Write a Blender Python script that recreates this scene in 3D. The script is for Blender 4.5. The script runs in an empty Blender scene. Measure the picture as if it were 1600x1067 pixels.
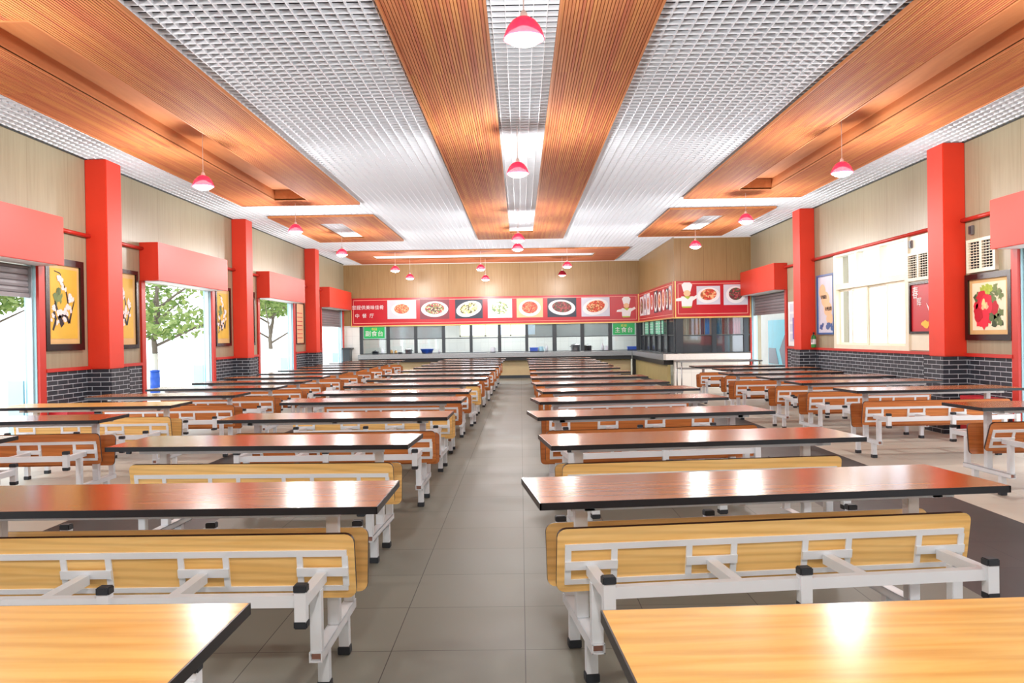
import bpy, bmesh, math, random
from mathutils import Vector, Matrix
C = bpy.context
SC = C.scene
PI = math.pi
random.seed(7)

# ------------------------------------------------------------------ camera
F = 1309.1; YAW = -0.0102576; PIT = -0.0057328; ROL = -0.0154344; CAMH = 1.4
f = Vector((math.sin(YAW)*math.cos(PIT), math.cos(YAW)*math.cos(PIT), math.sin(PIT)))
r0 = Vector((math.cos(YAW), -math.sin(YAW), 0)); u0 = r0.cross(f)
r = r0*math.cos(ROL)+u0*math.sin(ROL); u = -r0*math.sin(ROL)+u0*math.cos(ROL)
cam = bpy.data.cameras.new('camera'); camo = bpy.data.objects.new('camera', cam)
SC.collection.objects.link(camo)
cam.sensor_width = 36; cam.lens = F/1600*36; cam.clip_end = 300; cam.clip_start = 0.05
m = Matrix((r, u, -f)).transposed().to_4x4(); m.translation = (0, 0, CAMH)
camo.matrix_world = m
SC.camera = camo

# ------------------------------------------------------------------ world, exposure
w = bpy.data.worlds.new('overcast_sky'); SC.world = w; w.use_nodes = True
bg = w.node_tree.nodes['Background']
bg.inputs[0].default_value = (0.86, 0.93, 1.0, 1)
bg.inputs[1].default_value = 3.6
SC.view_settings.view_transform = 'Standard'
SC.view_settings.look = 'None'
SC.view_settings.gamma = 1
SC.view_settings.use_curve_mapping = False
SC.view_settings.exposure = 0.12
SC.cycles.use_denoising = True
try: SC.cycles.denoiser = 'OPENIMAGEDENOISE'
except Exception: pass
SC.cycles.max_bounces = 8
SC.cycles.diffuse_bounces = 5
SC.cycles.glossy_bounces = 4
SC.cycles.transmission_bounces = 6
SC.cycles.transparent_max_bounces = 12
SC.cycles.sample_clamp_indirect = 6
SC.cycles.caustics_reflective = False
SC.cycles.caustics_refractive = False
LAMP_W = 60

# ------------------------------------------------------------------ helpers
def lin(c):
    return tuple(((v/255)/12.92 if v/255 <= .04045 else ((v/255+.055)/1.055)**2.4) for v in c)+(1,)

MATS = {}
def newmat(name):
    mt = bpy.data.materials.new(name); mt.use_nodes = True
    MATS[name] = mt
    nt = mt.node_tree
    return mt, nt, nt.nodes['Principled BSDF']
def N(nt, t, **kw):
    n = nt.nodes.new(t)
    for k, v in kw.items():
        if k in n.inputs: n.inputs[k].default_value = v
        else: setattr(n, k, v)
    return n
def L(nt, a, b): nt.links.new(a, b)

def plain(name, col, rough=.5, metal=0, bump=0, var=.06, vscale=3.0, spec=.5):
    mt, nt, b = newmat(name)
    tc = N(nt, 'ShaderNodeTexCoord')
    no = N(nt, 'ShaderNodeTexNoise'); no.inputs['Scale'].default_value = vscale; no.inputs['Detail'].default_value = 4
    L(nt, tc.outputs['Object'], no.inputs['Vector'])
    rp = N(nt, 'ShaderNodeValToRGB')
    c = lin(col)
    rp.color_ramp.elements[0].position = .3; rp.color_ramp.elements[1].position = .7
    rp.color_ramp.elements[0].color = tuple(v*(1-var) for v in c[:3])+(1,)
    rp.color_ramp.elements[1].color = tuple(min(1, v*(1+var)) for v in c[:3])+(1,)
    L(nt, no.outputs['Fac'], rp.inputs['Fac']); L(nt, rp.outputs['Color'], b.inputs['Base Color'])
    b.inputs['Roughness'].default_value = rough; b.inputs['Metallic'].default_value = metal
    b.inputs['Specular IOR Level'].default_value = spec
    if bump:
        n2 = N(nt, 'ShaderNodeTexNoise'); n2.inputs['Scale'].default_value = 40
        L(nt, tc.outputs['Object'], n2.inputs['Vector'])
        bp = N(nt, 'ShaderNodeBump'); bp.inputs['Strength'].default_value = bump; bp.inputs['Distance'].default_value = .01
        L(nt, n2.outputs['Fac'], bp.inputs['Height']); L(nt, bp.outputs['Normal'], b.inputs['Normal'])
    return mt

def wood(name, c1, c2, stretch=(1, 14, 14), scale=2.0, rough=.3, coat=0.0, slat=None, rnd=0.0, ring=.28, spec=.5):
    """grain drawn out along local x (stretch small on that axis)"""
    mt, nt, b = newmat(name)
    tc = N(nt, 'ShaderNodeTexCoord')
    mp = N(nt, 'ShaderNodeMapping'); mp.inputs['Scale'].default_value = stretch
    L(nt, tc.outputs['Object'], mp.inputs['Vector'])
    oi = N(nt, 'ShaderNodeObjectInfo')
    ad = N(nt, 'ShaderNodeVectorMath', operation='ADD')
    ml = N(nt, 'ShaderNodeMath', operation='MULTIPLY'); ml.inputs[1].default_value = 13.0 if rnd else 0.0
    L(nt, oi.outputs['Random'], ml.inputs[0])
    L(nt, mp.outputs['Vector'], ad.inputs[0]); L(nt, ml.outputs[0], ad.inputs[1])
    n1 = N(nt, 'ShaderNodeTexNoise'); n1.inputs['Scale'].default_value = scale; n1.inputs['Detail'].default_value = 6
    n1.inputs['Roughness'].default_value = .6; n1.inputs['Distortion'].default_value = .6
    L(nt, ad.outputs[0], n1.inputs['Vector'])
    rp = N(nt, 'ShaderNodeValToRGB')
    rp.color_ramp.elements[0].position = .32; rp.color_ramp.elements[1].position = .68
    rp.color_ramp.elements[0].color = lin(c2); rp.color_ramp.elements[1].color = lin(c1)
    L(nt, n1.outputs['Fac'], rp.inputs['Fac'])
    n2 = N(nt, 'ShaderNodeTexWave', wave_type='RINGS', rings_direction='SPHERICAL')
    n2.inputs['Scale'].default_value = scale*.5; n2.inputs['Distortion'].default_value = 5; n2.inputs['Detail'].default_value = 3
    L(nt, ad.outputs[0], n2.inputs['Vector'])
    mx = N(nt, 'ShaderNodeMix', data_type='RGBA', blend_type='MULTIPLY')
    mx.inputs[0].default_value = ring
    rp2 = N(nt, 'ShaderNodeValToRGB'); rp2.color_ramp.elements[0].color = (.55, .45, .38, 1); rp2.color_ramp.elements[1].color = (1, 1, 1, 1)
    rp2.color_ramp.elements[1].position = .55
    L(nt, n2.outputs['Fac'], rp2.inputs['Fac'])
    L(nt, rp.outputs['Color'], mx.inputs[6]); L(nt, rp2.outputs['Color'], mx.inputs[7])
    out = mx.outputs[2]
    if slat:
        ax, pitch = slat
        sp = N(nt, 'ShaderNodeSeparateXYZ'); L(nt, tc.outputs['Object'], sp.inputs[0])
        dv = N(nt, 'ShaderNodeMath', operation='DIVIDE'); dv.inputs[1].default_value = pitch
        L(nt, sp.outputs[ax], dv.inputs[0])
        fl = N(nt, 'ShaderNodeMath', operation='FLOOR'); L(nt, dv.outputs[0], fl.inputs[0])
        dy = N(nt, 'ShaderNodeMath', operation='DIVIDE'); dy.inputs[1].default_value = 2.4
        L(nt, sp.outputs[1-ax], dy.inputs[0])
        fy = N(nt, 'ShaderNodeMath', operation='FLOOR'); L(nt, dy.outputs[0], fy.inputs[0])
        cb = N(nt, 'ShaderNodeCombineXYZ'); L(nt, fl.outputs[0], cb.inputs[0]); L(nt, fy.outputs[0], cb.inputs[1])
        wn = N(nt, 'ShaderNodeTexWhiteNoise'); L(nt, cb.outputs[0], wn.inputs['Vector'])
        hs = N(nt, 'ShaderNodeHueSaturation')
        mr = N(nt, 'ShaderNodeMapRange'); mr.inputs[3].default_value = .9; mr.inputs[4].default_value = 1.1
        L(nt, wn.outputs['Value'], mr.inputs[0]); L(nt, mr.outputs[0], hs.inputs['Value'])
        mr2 = N(nt, 'ShaderNodeMapRange'); mr2.inputs[3].default_value = .485; mr2.inputs[4].default_value = .51
        L(nt, wn.outputs['Value'], mr2.inputs[0]); L(nt, mr2.outputs[0], hs.inputs['Hue'])
        L(nt, out, hs.inputs['Color']); out = hs.outputs['Color']
    L(nt, out, b.inputs['Base Color'])
    b.inputs['Roughness'].default_value = rough
    b.inputs['Specular IOR Level'].default_value = spec; b.inputs['Coat Weight'].default_value = coat; b.inputs['Coat Roughness'].default_value = .12
    return mt

def emis(name, col, s):
    mt, nt, b = newmat(name)
    b.inputs['Emission Color'].default_value = lin(col); b.inputs['Emission Strength'].default_value = s
    b.inputs['Base Color'].default_value = lin(col)
    return mt

def thin_glass(name, tint=(240, 248, 248), refl=.12, diff=0.0, dcol=(180, 190, 195), rough=.02):
    mt, nt, b = newmat(name)
    nt.nodes.remove(b)
    o = [n for n in nt.nodes if n.type == 'OUTPUT_MATERIAL'][0]
    tr = N(nt, 'ShaderNodeBsdfTransparent'); tr.inputs[0].default_value = lin(tint)
    gl = N(nt, 'ShaderNodeBsdfGlossy'); gl.inputs['Roughness'].default_value = rough
    df = N(nt, 'ShaderNodeBsdfDiffuse'); df.inputs[0].default_value = lin(dcol)
    m1 = N(nt, 'ShaderNodeMixShader'); m1.inputs[0].default_value = refl
    m2 = N(nt, 'ShaderNodeMixShader'); m2.inputs[0].default_value = diff
    L(nt, tr.outputs[0], m1.inputs[1]); L(nt, gl.outputs[0], m1.inputs[2])
    L(nt, m1.outputs[0], m2.inputs[1]); L(nt, df.outputs[0], m2.inputs[2])
    L(nt, m2.outputs[0], o.inputs[0])
    return mt

def wallcoords(nt):
    """u = y on walls that face x, x on walls that face y; v = z"""
    g = N(nt, 'ShaderNodeNewGeometry'); sp = N(nt, 'ShaderNodeSeparateXYZ'); sn = N(nt, 'ShaderNodeSeparateXYZ')
    L(nt, g.outputs['Position'], sp.inputs[0]); L(nt, g.outputs['True Normal'], sn.inputs[0])
    ab = N(nt, 'ShaderNodeMath', operation='ABSOLUTE'); L(nt, sn.outputs[0], ab.inputs[0])
    gt = N(nt, 'ShaderNodeMath', operation='GREATER_THAN'); gt.inputs[1].default_value = .5; L(nt, ab.outputs[0], gt.inputs[0])
    mx = N(nt, 'ShaderNodeMix', data_type='FLOAT'); L(nt, gt.outputs[0], mx.inputs[0])
    L(nt, sp.outputs[0], mx.inputs[2]); L(nt, sp.outputs[1], mx.inputs[3])
    cb = N(nt, 'ShaderNodeCombineXYZ'); L(nt, mx.outputs[0], cb.inputs[0]); L(nt, sp.outputs[2], cb.inputs[1])
    return cb.outputs[0]

def bricks(name, c1, c2, mortar, bw, rh, ms, rough=.6, offset=.5, bump=.4):
    mt, nt, b = newmat(name)
    v = wallcoords(nt)
    br = N(nt, 'ShaderNodeTexBrick')
    br.offset = offset
    br.inputs['Scale'].default_value = 1; br.inputs['Brick Width'].default_value = bw; br.inputs['Row Height'].default_value = rh
    br.inputs['Mortar Size'].default_value = ms; br.inputs['Mortar Smooth'].default_value = .1
    br.inputs['Color1'].default_value = lin(c1); br.inputs['Color2'].default_value = lin(c2); br.inputs['Mortar'].default_value = lin(mortar)
    L(nt, v, br.inputs['Vector'])
    L(nt, br.outputs['Color'], b.inputs['Base Color'])
    bp = N(nt, 'ShaderNodeBump', invert=True); bp.inputs['Strength'].default_value = bump; bp.inputs['Distance'].default_value = .005
    L(nt, br.outputs['Fac'], bp.inputs['Height']); L(nt, bp.outputs['Normal'], b.inputs['Normal'])
    b.inputs['Roughness'].default_value = rough
    return mt

def panelwall(name, c1, c2, seam, pitch):
    """laminate sheets with fine upright grain and a thin upright joint"""
    mt, nt, b = newmat(name)
    v = wallcoords(nt)
    mp = N(nt, 'ShaderNodeMapping'); mp.inputs['Scale'].default_value = (14, .8, 1); L(nt, v, mp.inputs['Vector'])
    no = N(nt, 'ShaderNodeTexNoise'); no.inputs['Scale'].default_value = 1.6; no.inputs['Detail'].default_value = 5; L(nt, mp.outputs[0], no.inputs['Vector'])
    rp = N(nt, 'ShaderNodeValToRGB'); rp.color_ramp.elements[0].position = .3; rp.color_ramp.elements[1].position = .7
    rp.color_ramp.elements[0].color = lin(c2); rp.color_ramp.elements[1].color = lin(c1); L(nt, no.outputs['Fac'], rp.inputs['Fac'])
    br = N(nt, 'ShaderNodeTexBrick'); br.offset = 0; br.inputs['Scale'].default_value = 1
    br.inputs['Brick Width'].default_value = pitch; br.inputs['Row Height'].default_value = 40; br.inputs['Mortar Size'].default_value = .004
    br.inputs['Color1'].default_value = (1, 1, 1, 1); br.inputs['Color2'].default_value = (.93, .93, .93, 1); br.inputs['Mortar'].default_value = lin(seam)
    L(nt, v, br.inputs['Vector'])
    mx = N(nt, 'ShaderNodeMix', data_type='RGBA', blend_type='MULTIPLY'); mx.inputs[0].default_value = 1
    L(nt, rp.outputs['Color'], mx.inputs[6]); L(nt, br.outputs['Color'], mx.inputs[7])
    L(nt, mx.outputs[2], b.inputs['Base Color']); b.inputs['Roughness'].default_value = .38
    return mt

def food(name, cols, scale=22):
    mt, nt, b = newmat(name)
    tc = N(nt, 'ShaderNodeTexCoord'); vo = N(nt, 'ShaderNodeTexVoronoi'); vo.inputs['Scale'].default_value = scale
    L(nt, tc.outputs['Object'], vo.inputs['Vector'])
    sp = N(nt, 'ShaderNodeSeparateColor'); L(nt, vo.outputs['Color'], sp.inputs[0])
    rp = N(nt, 'ShaderNodeValToRGB'); rp.color_ramp.interpolation = 'CONSTANT'
    e = rp.color_ramp.elements
    while len(e) < len(cols): e.new(.5)
    for i, c in enumerate(cols): e[i].position = i/len(cols); e[i].color = lin(c)
    L(nt, sp.outputs[0], rp.inputs['Fac']); L(nt, rp.outputs['Color'], b.inputs['Base Color'])
    b.inputs['Roughness'].default_value = .45
    return mt

# ------------------------------------------------------------------ materials
M = {}
M['red_paint'] = plain('red_paint', (218, 52, 24), .55, var=.05, vscale=1.5)
M['red_frame'] = plain('red_frame', (190, 44, 32), .4)
M['red_box'] = plain('red_board', (214, 54, 30), .5, var=.04, vscale=1.2)
M['cream'] = panelwall('cream_laminate', (164, 154, 128), (152, 141, 116), (205, 198, 190), .92)
M['tanwall'] = panelwall('tan_laminate', (160, 128, 84), (148, 115, 71), (190, 172, 150), .6)
M['brick'] = bricks('grey_brick', (26, 31, 42), (44, 48, 58), (176, 182, 190), .24, .062, .0045)
M['ceil_wood'] = wood('ceiling_slat_wood', (202, 134, 86), (186, 116, 70), (14, .9, 14), 1.3, .75, slat=(0, .027), ring=.06, spec=.2)
M['ceil_woodx'] = wood('ceiling_slat_wood_cross', (190, 116, 76), (160, 90, 56), (.9, 14, 14), 1.3, .75, slat=(1, .027), ring=.06)
M['ceil_panel'] = wood('ceiling_panel_wood', (204, 134, 80), (184, 112, 62), (6, .7, 6), 1.0, .75, ring=.08)
M['grille'] = plain('white_grille', (243, 248, 255), .55, var=.01)
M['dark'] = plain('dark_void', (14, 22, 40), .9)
M['top'] = wood('table_laminate', (178, 110, 56), (154, 90, 42), (1.0, 11, 11), 1.5, .17, coat=0, spec=.42, rnd=1)
M['top_y'] = wood('table_laminate_yellow', (244, 196, 112), (222, 166, 80), (1.0, 11, 11), 1.5, .2, coat=0, rnd=1, spec=.4)
M['seat_y'] = wood('seat_board_yellow', (252, 210, 138), (238, 188, 108), (1.0, 13, 13), 1.7, .4, coat=.15, rnd=1)
M['seat_o'] = wood('seat_board_orange', (212, 132, 68), (186, 104, 48), (1.0, 13, 13), 1.7, .4, coat=.15, rnd=1)
M['band'] = plain('black_edge', (24, 24, 30), .3)
M['bandf'] = plain('seat_edge', (60, 34, 24), .5)
M['frame'] = plain('white_powder_steel', (228, 232, 236), .35, var=.02)
M['rubber'] = plain('black_rubber', (40, 44, 50), .55)
M['rust'] = plain('tube_inside', (178, 128, 110), .8)
M['granite'] = plain('grey_granite', (150, 156, 160), .22, var=.2, vscale=60)
M['white_stone'] = plain('white_stone', (232, 228, 222), .25, var=.04, vscale=30)
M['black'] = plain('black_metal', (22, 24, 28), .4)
M['window_frame'] = plain('dark_aluminium', (46, 54, 60), .4)
M['cream_base'] = plain('cream_board', (214, 194, 150), .5)
M['olive_base'] = plain('olive_board', (176, 162, 110), .5)
M['tile'] = bricks('white_wall_tile', (232, 232, 226), (224, 226, 222), (200, 200, 196), .3, .3, .003, .2, 0)
M['white_tile_base'] = bricks('white_base_tile', (236, 234, 226), (230, 228, 220), (206, 204, 198), .4, .4, .003, .25, 0)
M['win_frame'] = plain('cream_window_frame', (236, 230, 208), .4)
M['blackwood'] = plain('black_lacquer_frame', (28, 14, 16), .25)
M['shutter'] = plain('grey_shutter', (128, 124, 128), .45, metal=.2)
M['alu'] = plain('aluminium', (176, 186, 192), .35, metal=.6)
M['banner'] = plain('banner_red', (182, 14, 32), .3, var=.05)
M['gold'] = plain('gold_trim', (222, 180, 112), .3, metal=.3)
M['pinkline'] = plain('banner_line', (240, 168, 150), .4)
M['photo_white'] = plain('photo_white', (198, 202, 212), .4, var=.04)
M['white'] = plain('white_print', (232, 232, 234), .4, var=.03)
M['navy'] = plain('navy_print', (38, 44, 62), .4)
M['green_print'] = plain('green_sign', (30, 176, 92), .35)
M['green_pale'] = plain('pale_green_sign', (120, 206, 176), .35)
M['yellow_print'] = plain('yellow_print', (240, 226, 90), .4)
M['blue_plastic'] = plain('blue_plastic', (44, 92, 200), .35)
M['steel'] = plain('stainless_steel', (168, 170, 172), .3, metal=.8)
M['cord'] = plain('lamp_cord', (225, 210, 205), .5)
M['concrete'] = plain('pale_concrete', (226, 224, 218), .9, var=.04, vscale=.8)
M['bark'] = plain('grey_bark', (120, 108, 98), .9, bump=.3)
M['lime'] = plain('whitewashed_bark', (232, 226, 222), .9)
M['pale_blue'] = plain('pale_blue_door', (176, 226, 240), .4)
M['ext_green'] = plain('extinguisher_green', (60, 140, 70), .3)
M['glass'] = thin_glass('clear_glass')
M['frost'] = thin_glass('grey_sash_glass', (210, 222, 226), .18, .38, (150, 160, 166), .08)
M['darkglass'] = thin_glass('dark_sash_glass', (150, 160, 168), .25, .25, (110, 116, 124), .05)
M['winglass'] = thin_glass('window_glass', (250, 252, 255), .06)
M['bulb'] = emis('lamp_bulb_glow', (255, 250, 240), 30)
M['tube'] = emis('tube_glow', (245, 250, 255), 9)

# lamp shade: red translucent plastic
mt, nt, b = newmat('red_shade')
b.inputs['Base Color'].default_value = lin((170, 30, 52)); b.inputs['Roughness'].default_value = .25
tl = N(nt, 'ShaderNodeBsdfTranslucent'); tl.inputs[0].default_value = lin((215, 70, 110))
ms = N(nt, 'ShaderNodeMixShader'); ms.inputs[0].default_value = .2
o = [n for n in nt.nodes if n.type == 'OUTPUT_MATERIAL'][0]
tp = N(nt, 'ShaderNodeBsdfTransparent'); tp.inputs[0].default_value = (1, .8, .84, 1)
m3 = N(nt, 'ShaderNodeMixShader'); m3.inputs[0].default_value = .13
L(nt, b.outputs[0], ms.inputs[1]); L(nt, tl.outputs[0], ms.inputs[2]); L(nt, ms.outputs[0], m3.inputs[1]); L(nt, tp.outputs[0], m3.inputs[2]); L(nt, m3.outputs[0], o.inputs[0])
M['shade'] = mt
# leaves
mt, nt, b = newmat('leaf_green')
oi = N(nt, 'ShaderNodeNewGeometry'); rp = N(nt, 'ShaderNodeValToRGB')
rp.color_ramp.elements[0].color = lin((96, 128, 60)); rp.color_ramp.elements[1].color = lin((176, 190, 120))
L(nt, oi.outputs['Random Per Island'], rp.inputs['Fac']); L(nt, rp.outputs['Color'], b.inputs['Base Color'])
b.inputs['Roughness'].default_value = .5
tl = N(nt, 'ShaderNodeBsdfTranslucent'); L(nt, rp.outputs['Color'], tl.inputs[0])
ms = N(nt, 'ShaderNodeMixShader'); ms.inputs[0].default_value = .4
o = [n for n in nt.nodes if n.type == 'OUTPUT_MATERIAL'][0]
L(nt, b.outputs[0], ms.inputs[1]); L(nt, tl.outputs[0], ms.inputs[2]); L(nt, ms.outputs[0], o.inputs[0])
M['leaf'] = mt
# floor: 0.6 m grey tiles, thin dark joints, polished with dull patches
def floor_tile(name, c1, c2, cm, r0, r1):
  mt, nt, b = newmat(name)
  g = N(nt, 'ShaderNodeNewGeometry')
  mp = N(nt, 'ShaderNodeMapping'); mp.inputs['Location'].default_value = (0, -.14, 0)
  L(nt, g.outputs['Position'], mp.inputs['Vector'])
  br = N(nt, 'ShaderNodeTexBrick'); br.offset = 0
  br.inputs['Scale'].default_value = 1; br.inputs['Brick Width'].default_value = .6; br.inputs['Row Height'].default_value = .6
  br.inputs['Mortar Size'].default_value = .0022; br.inputs['Mortar Smooth'].default_value = 0
  br.inputs['Color1'].default_value = lin(c1); br.inputs['Color2'].default_value = lin(c2); br.inputs['Mortar'].default_value = lin(cm)
  L(nt, mp.outputs[0], br.inputs['Vector'])
  no = N(nt, 'ShaderNodeTexNoise'); no.inputs['Scale'].default_value = 2.2; no.inputs['Detail'].default_value = 6
  L(nt, g.outputs['Position'], no.inputs['Vector'])
  rp = N(nt, 'ShaderNodeValToRGB'); rp.color_ramp.elements[0].color = (.93, .93, .93, 1); rp.color_ramp.elements[1].color = (1.03, 1.03, 1.02, 1)
  rp.color_ramp.elements[0].position = .3; rp.color_ramp.elements[1].position = .72
  L(nt, no.outputs['Fac'], rp.inputs['Fac'])
  mx = N(nt, 'ShaderNodeMix', data_type='RGBA', blend_type='MULTIPLY'); mx.inputs[0].default_value = 1
  L(nt, br.outputs['Color'], mx.inputs[6]); L(nt, rp.outputs['Color'], mx.inputs[7]); L(nt, mx.outputs[2], b.inputs['Base Color'])
  mr = N(nt, 'ShaderNodeMapRange'); mr.inputs[3].default_value = r0; mr.inputs[4].default_value = r1
  b.inputs['Specular IOR Level'].default_value = .22
  L(nt, no.outputs['Fac'], mr.inputs[0]); L(nt, mr.outputs[0], b.inputs['Roughness'])
  return mt
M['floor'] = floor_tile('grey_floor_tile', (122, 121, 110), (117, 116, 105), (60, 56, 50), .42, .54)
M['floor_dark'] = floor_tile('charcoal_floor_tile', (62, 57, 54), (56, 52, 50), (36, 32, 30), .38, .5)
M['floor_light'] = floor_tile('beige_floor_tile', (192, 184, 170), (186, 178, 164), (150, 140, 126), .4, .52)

# ------------------------------------------------------------------ mesh builder
class MB:
    def __init__(s): s.v = []; s.f = []; s.mi = []
    def quad(s, a, b, c, d, mi=0):
        n = len(s.v); s.v += [tuple(a), tuple(b), tuple(c), tuple(d)]; s.f.append((n, n+1, n+2, n+3)); s.mi.append(mi)
    def poly(s, pts, mi=0):
        n = len(s.v); s.v += [tuple(p) for p in pts]; s.f.append(tuple(range(n, n+len(pts)))); s.mi.append(mi)
    def box(s, x0, x1, y0, y1, z0, z1, mi=0, mat=None, smi=None):
        n = len(s.v)
        P = [(x0, y0, z0), (x1, y0, z0), (x1, y1, z0), (x0, y1, z0), (x0, y0, z1), (x1, y0, z1), (x1, y1, z1), (x0, y1, z1)]
        if mat: P = [tuple(mat @ Vector(p)) for p in P]
        s.v += P
        for k, q in enumerate(((0, 3, 2, 1), (4, 5, 6, 7), (0, 1, 5, 4), (1, 2, 6, 5), (2, 3, 7, 6), (3, 0, 4, 7))):
            s.f.append(tuple(n+i for i in q)); s.mi.append(mi if smi is None or k < 2 else smi)
        return s
    def prism(s, pts, y0, y1, mi=0, smi=None, mat=None, axis='y'):
        """outline pts (a,b) extruded: axis y -> (a, y, b); x -> (x, a, b); z -> (a, b, z)"""
        n = len(s.v); k = len(pts)
        def P(a, b, t): return {'y': (a, t, b), 'x': (t, a, b), 'z': (a, b, t)}[axis]
        V = [P(a, b, y0) for a, b in pts]+[P(a, b, y1) for a, b in pts]
        if mat: V = [tuple(mat @ Vector(p)) for p in V]
        s.v += V
        s.f.append(tuple(range(n, n+k))); s.mi.append(mi)
        s.f.append(tuple(range(n+2*k-1, n+k-1, -1))); s.mi.append(mi)
        for i in range(k):
            j = (i+1) % k
            s.f.append((n+i, n+k+i, n+k+j, n+j)); s.mi.append(mi if smi is None else smi)
        return s
    def tube(s, pts, rads, seg=8, mi=0, cap=True):
        pts = [Vector(p) for p in pts]
        if not hasattr(rads, '__len__'): rads = [rads]*len(pts)
        base = len(s.v)
        for i, p in enumerate(pts):
            d = (pts[min(i+1, len(pts)-1)]-pts[max(i-1, 0)]).normalized()
            a = d.orthogonal().normalized() if i == 0 else (pa-d*pa.dot(d)).normalized()
            pa = a; bb = d.cross(a)
            for k in range(seg):
                t = 2*PI*k/seg; s.v.append(tuple(p+(a*math.cos(t)+bb*math.sin(t))*rads[i]))
        for i in range(len(pts)-1):
            for k in range(seg):
                k2 = (k+1) % seg
                s.f.append((base+i*seg+k, base+i*seg+k2, base+(i+1)*seg+k2, base+(i+1)*seg+k)); s.mi.append(mi)
        if cap:
            s.f.append(tuple(base+k for k in reversed(range(seg)))); s.mi.append(mi)
            s.f.append(tuple(base+(len(pts)-1)*seg+k for k in range(seg))); s.mi.append(mi)
        return s
    def lathe(s, prof, c=(0, 0, 0), seg=24, mi=0):
        base = len(s.v)
        for r_, z in prof:
            for k in range(seg):
                t = 2*PI*k/seg; s.v.append((c[0]+r_*math.cos(t), c[1]+r_*math.sin(t), c[2]+z))
        for i in range(len(prof)-1):
            for k in range(seg):
                k2 = (k+1) % seg
                s.f.append((base+i*seg+k, base+i*seg+k2, base+(i+1)*seg+k2, base+(i+1)*seg+k)); s.mi.append(mi)
        return s
    def build(s, name, mats, parent=None, smooth=False, loc=None, bevel=0, recalc=True):
        me = bpy.data.meshes.new(name); me.from_pydata(s.v, [], s.f)
        if not isinstance(mats, (list, tuple)): mats = [mats]
        for mt in mats: me.materials.append(M[mt] if isinstance(mt, str) else mt)
        me.polygons.foreach_set('material_index', s.mi)
        if recalc and len(s.f) < 60000:
            bm = bmesh.new(); bm.from_mesh(me); bmesh.ops.recalc_face_normals(bm, faces=bm.faces)
            if bevel: bmesh.ops.bevel(bm, geom=list(bm.edges), offset=bevel, segments=2, affect='EDGES', clamp_overlap=True)
            bm.to_mesh(me); bm.free()
        if smooth: me.polygons.foreach_set('use_smooth', [True]*len(me.polygons))
        me.update()
        ob = bpy.data.objects.new(name, me); SC.collection.objects.link(ob)
        if parent: ob.parent = parent
        if loc: ob.location = loc
        return ob

def tag(o, label=None, cat=None, group=None, kind=None):
    if label: o['label'] = label
    if cat: o['category'] = cat
    if group: o['group'] = group
    if kind: o['kind'] = kind
    return o
def empty(name, loc=(0, 0, 0), rz=0):
    o = bpy.data.objects.new(name, None); SC.collection.objects.link(o); o.location = loc; o.rotation_euler = (0, 0, rz)
    o.empty_display_size = .1
    return o
CH = {}
def copy_tree(o, parent=None):
    c = o.copy(); SC.collection.objects.link(c)
    if parent: c.parent = parent
    for ch in list(o.children): copy_tree(ch, c)
    return c
def PX(px, Y): return (px-813.4)/1309.1*Y
def PZ(px, py, Y): return CAMH+((533.5-7.5)-0.01543*(px-800)+0.0-py)/1309.1*Y
ORD = ['first', 'second', 'third', 'fourth', 'fifth', 'sixth', 'seventh', 'eighth', 'ninth', 'tenth', 'eleventh', 'twelfth', 'thirteenth', 'fourteenth', 'fifteenth', 'sixteenth']

def text_mesh(txt, size, name, mat, parent, M4, align='CENTER', ext=.003, spacing=1.0):
    cu = bpy.data.curves.new(name, 'FONT'); cu.body = txt; cu.size = size; cu.align_x = align; cu.align_y = 'CENTER'
    cu.extrude = ext; cu.space_character = spacing; cu.resolution_u = 3
    to = bpy.data.objects.new(name, cu); SC.collection.objects.link(to)
    C.view_layer.update()
    me = bpy.data.meshes.new_from_object(to.evaluated_get(C.evaluated_depsgraph_get()))
    bpy.data.objects.remove(to); bpy.data.curves.remove(cu)
    me.name = name; me.materials.clear(); me.materials.append(M[mat])
    me.transform(M4)
    ob = bpy.data.objects.new(name, me); SC.collection.objects.link(ob)
    if parent: ob.parent = parent
    return ob
def face_mat(axis, pos, a, b):
    """matrix placing a text laid in local xy: '-y' faces the camera at (a, pos, b); '+x' faces +x; '-x' faces -x"""
    if axis == '-y': R = Matrix(((1, 0, 0), (0, 0, -1), (0, 1, 0)))
    elif axis == '+x': R = Matrix(((0, 0, 1), (1, 0, 0), (0, 1, 0)))
    elif axis == '-x': R = Matrix(((0, 0, -1), (-1, 0, 0), (0, 1, 0)))
    m4 = R.to_4x4()
    m4.translation = (a, pos, b) if axis == '-y' else (pos, a, b)
    return m4

# ------------------------------------------------------------------ room shell
XL, XR, H, YF, YB = -5.96, 6.03, 3.93, 28.3, -6.5
HT = 4.9
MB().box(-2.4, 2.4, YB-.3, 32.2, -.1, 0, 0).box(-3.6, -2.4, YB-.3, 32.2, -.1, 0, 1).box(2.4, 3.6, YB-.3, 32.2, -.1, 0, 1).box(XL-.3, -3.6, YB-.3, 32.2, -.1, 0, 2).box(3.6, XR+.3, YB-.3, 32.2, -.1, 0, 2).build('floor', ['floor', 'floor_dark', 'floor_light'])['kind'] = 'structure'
PER = 5.83
openL = [(7.37+k*PER, 10.27+k*PER) for k in (-2, -1, 0, 1, 2, 3)]
openL[-1] = (25.0, 28.0)
wl = MB(); y = YB
segs = []
for a, b_ in openL:
    segs.append((y, a)); y = b_
segs.append((y, 32.2))
for a, b_ in segs: wl.box(XL-.14, XL, a, b_, 0, HT)
for a, b_ in openL: wl.box(XL-.14, XL, a, b_, 2.37, HT)
tag(wl.build('wall_left', 'cream'), kind='structure')
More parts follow.
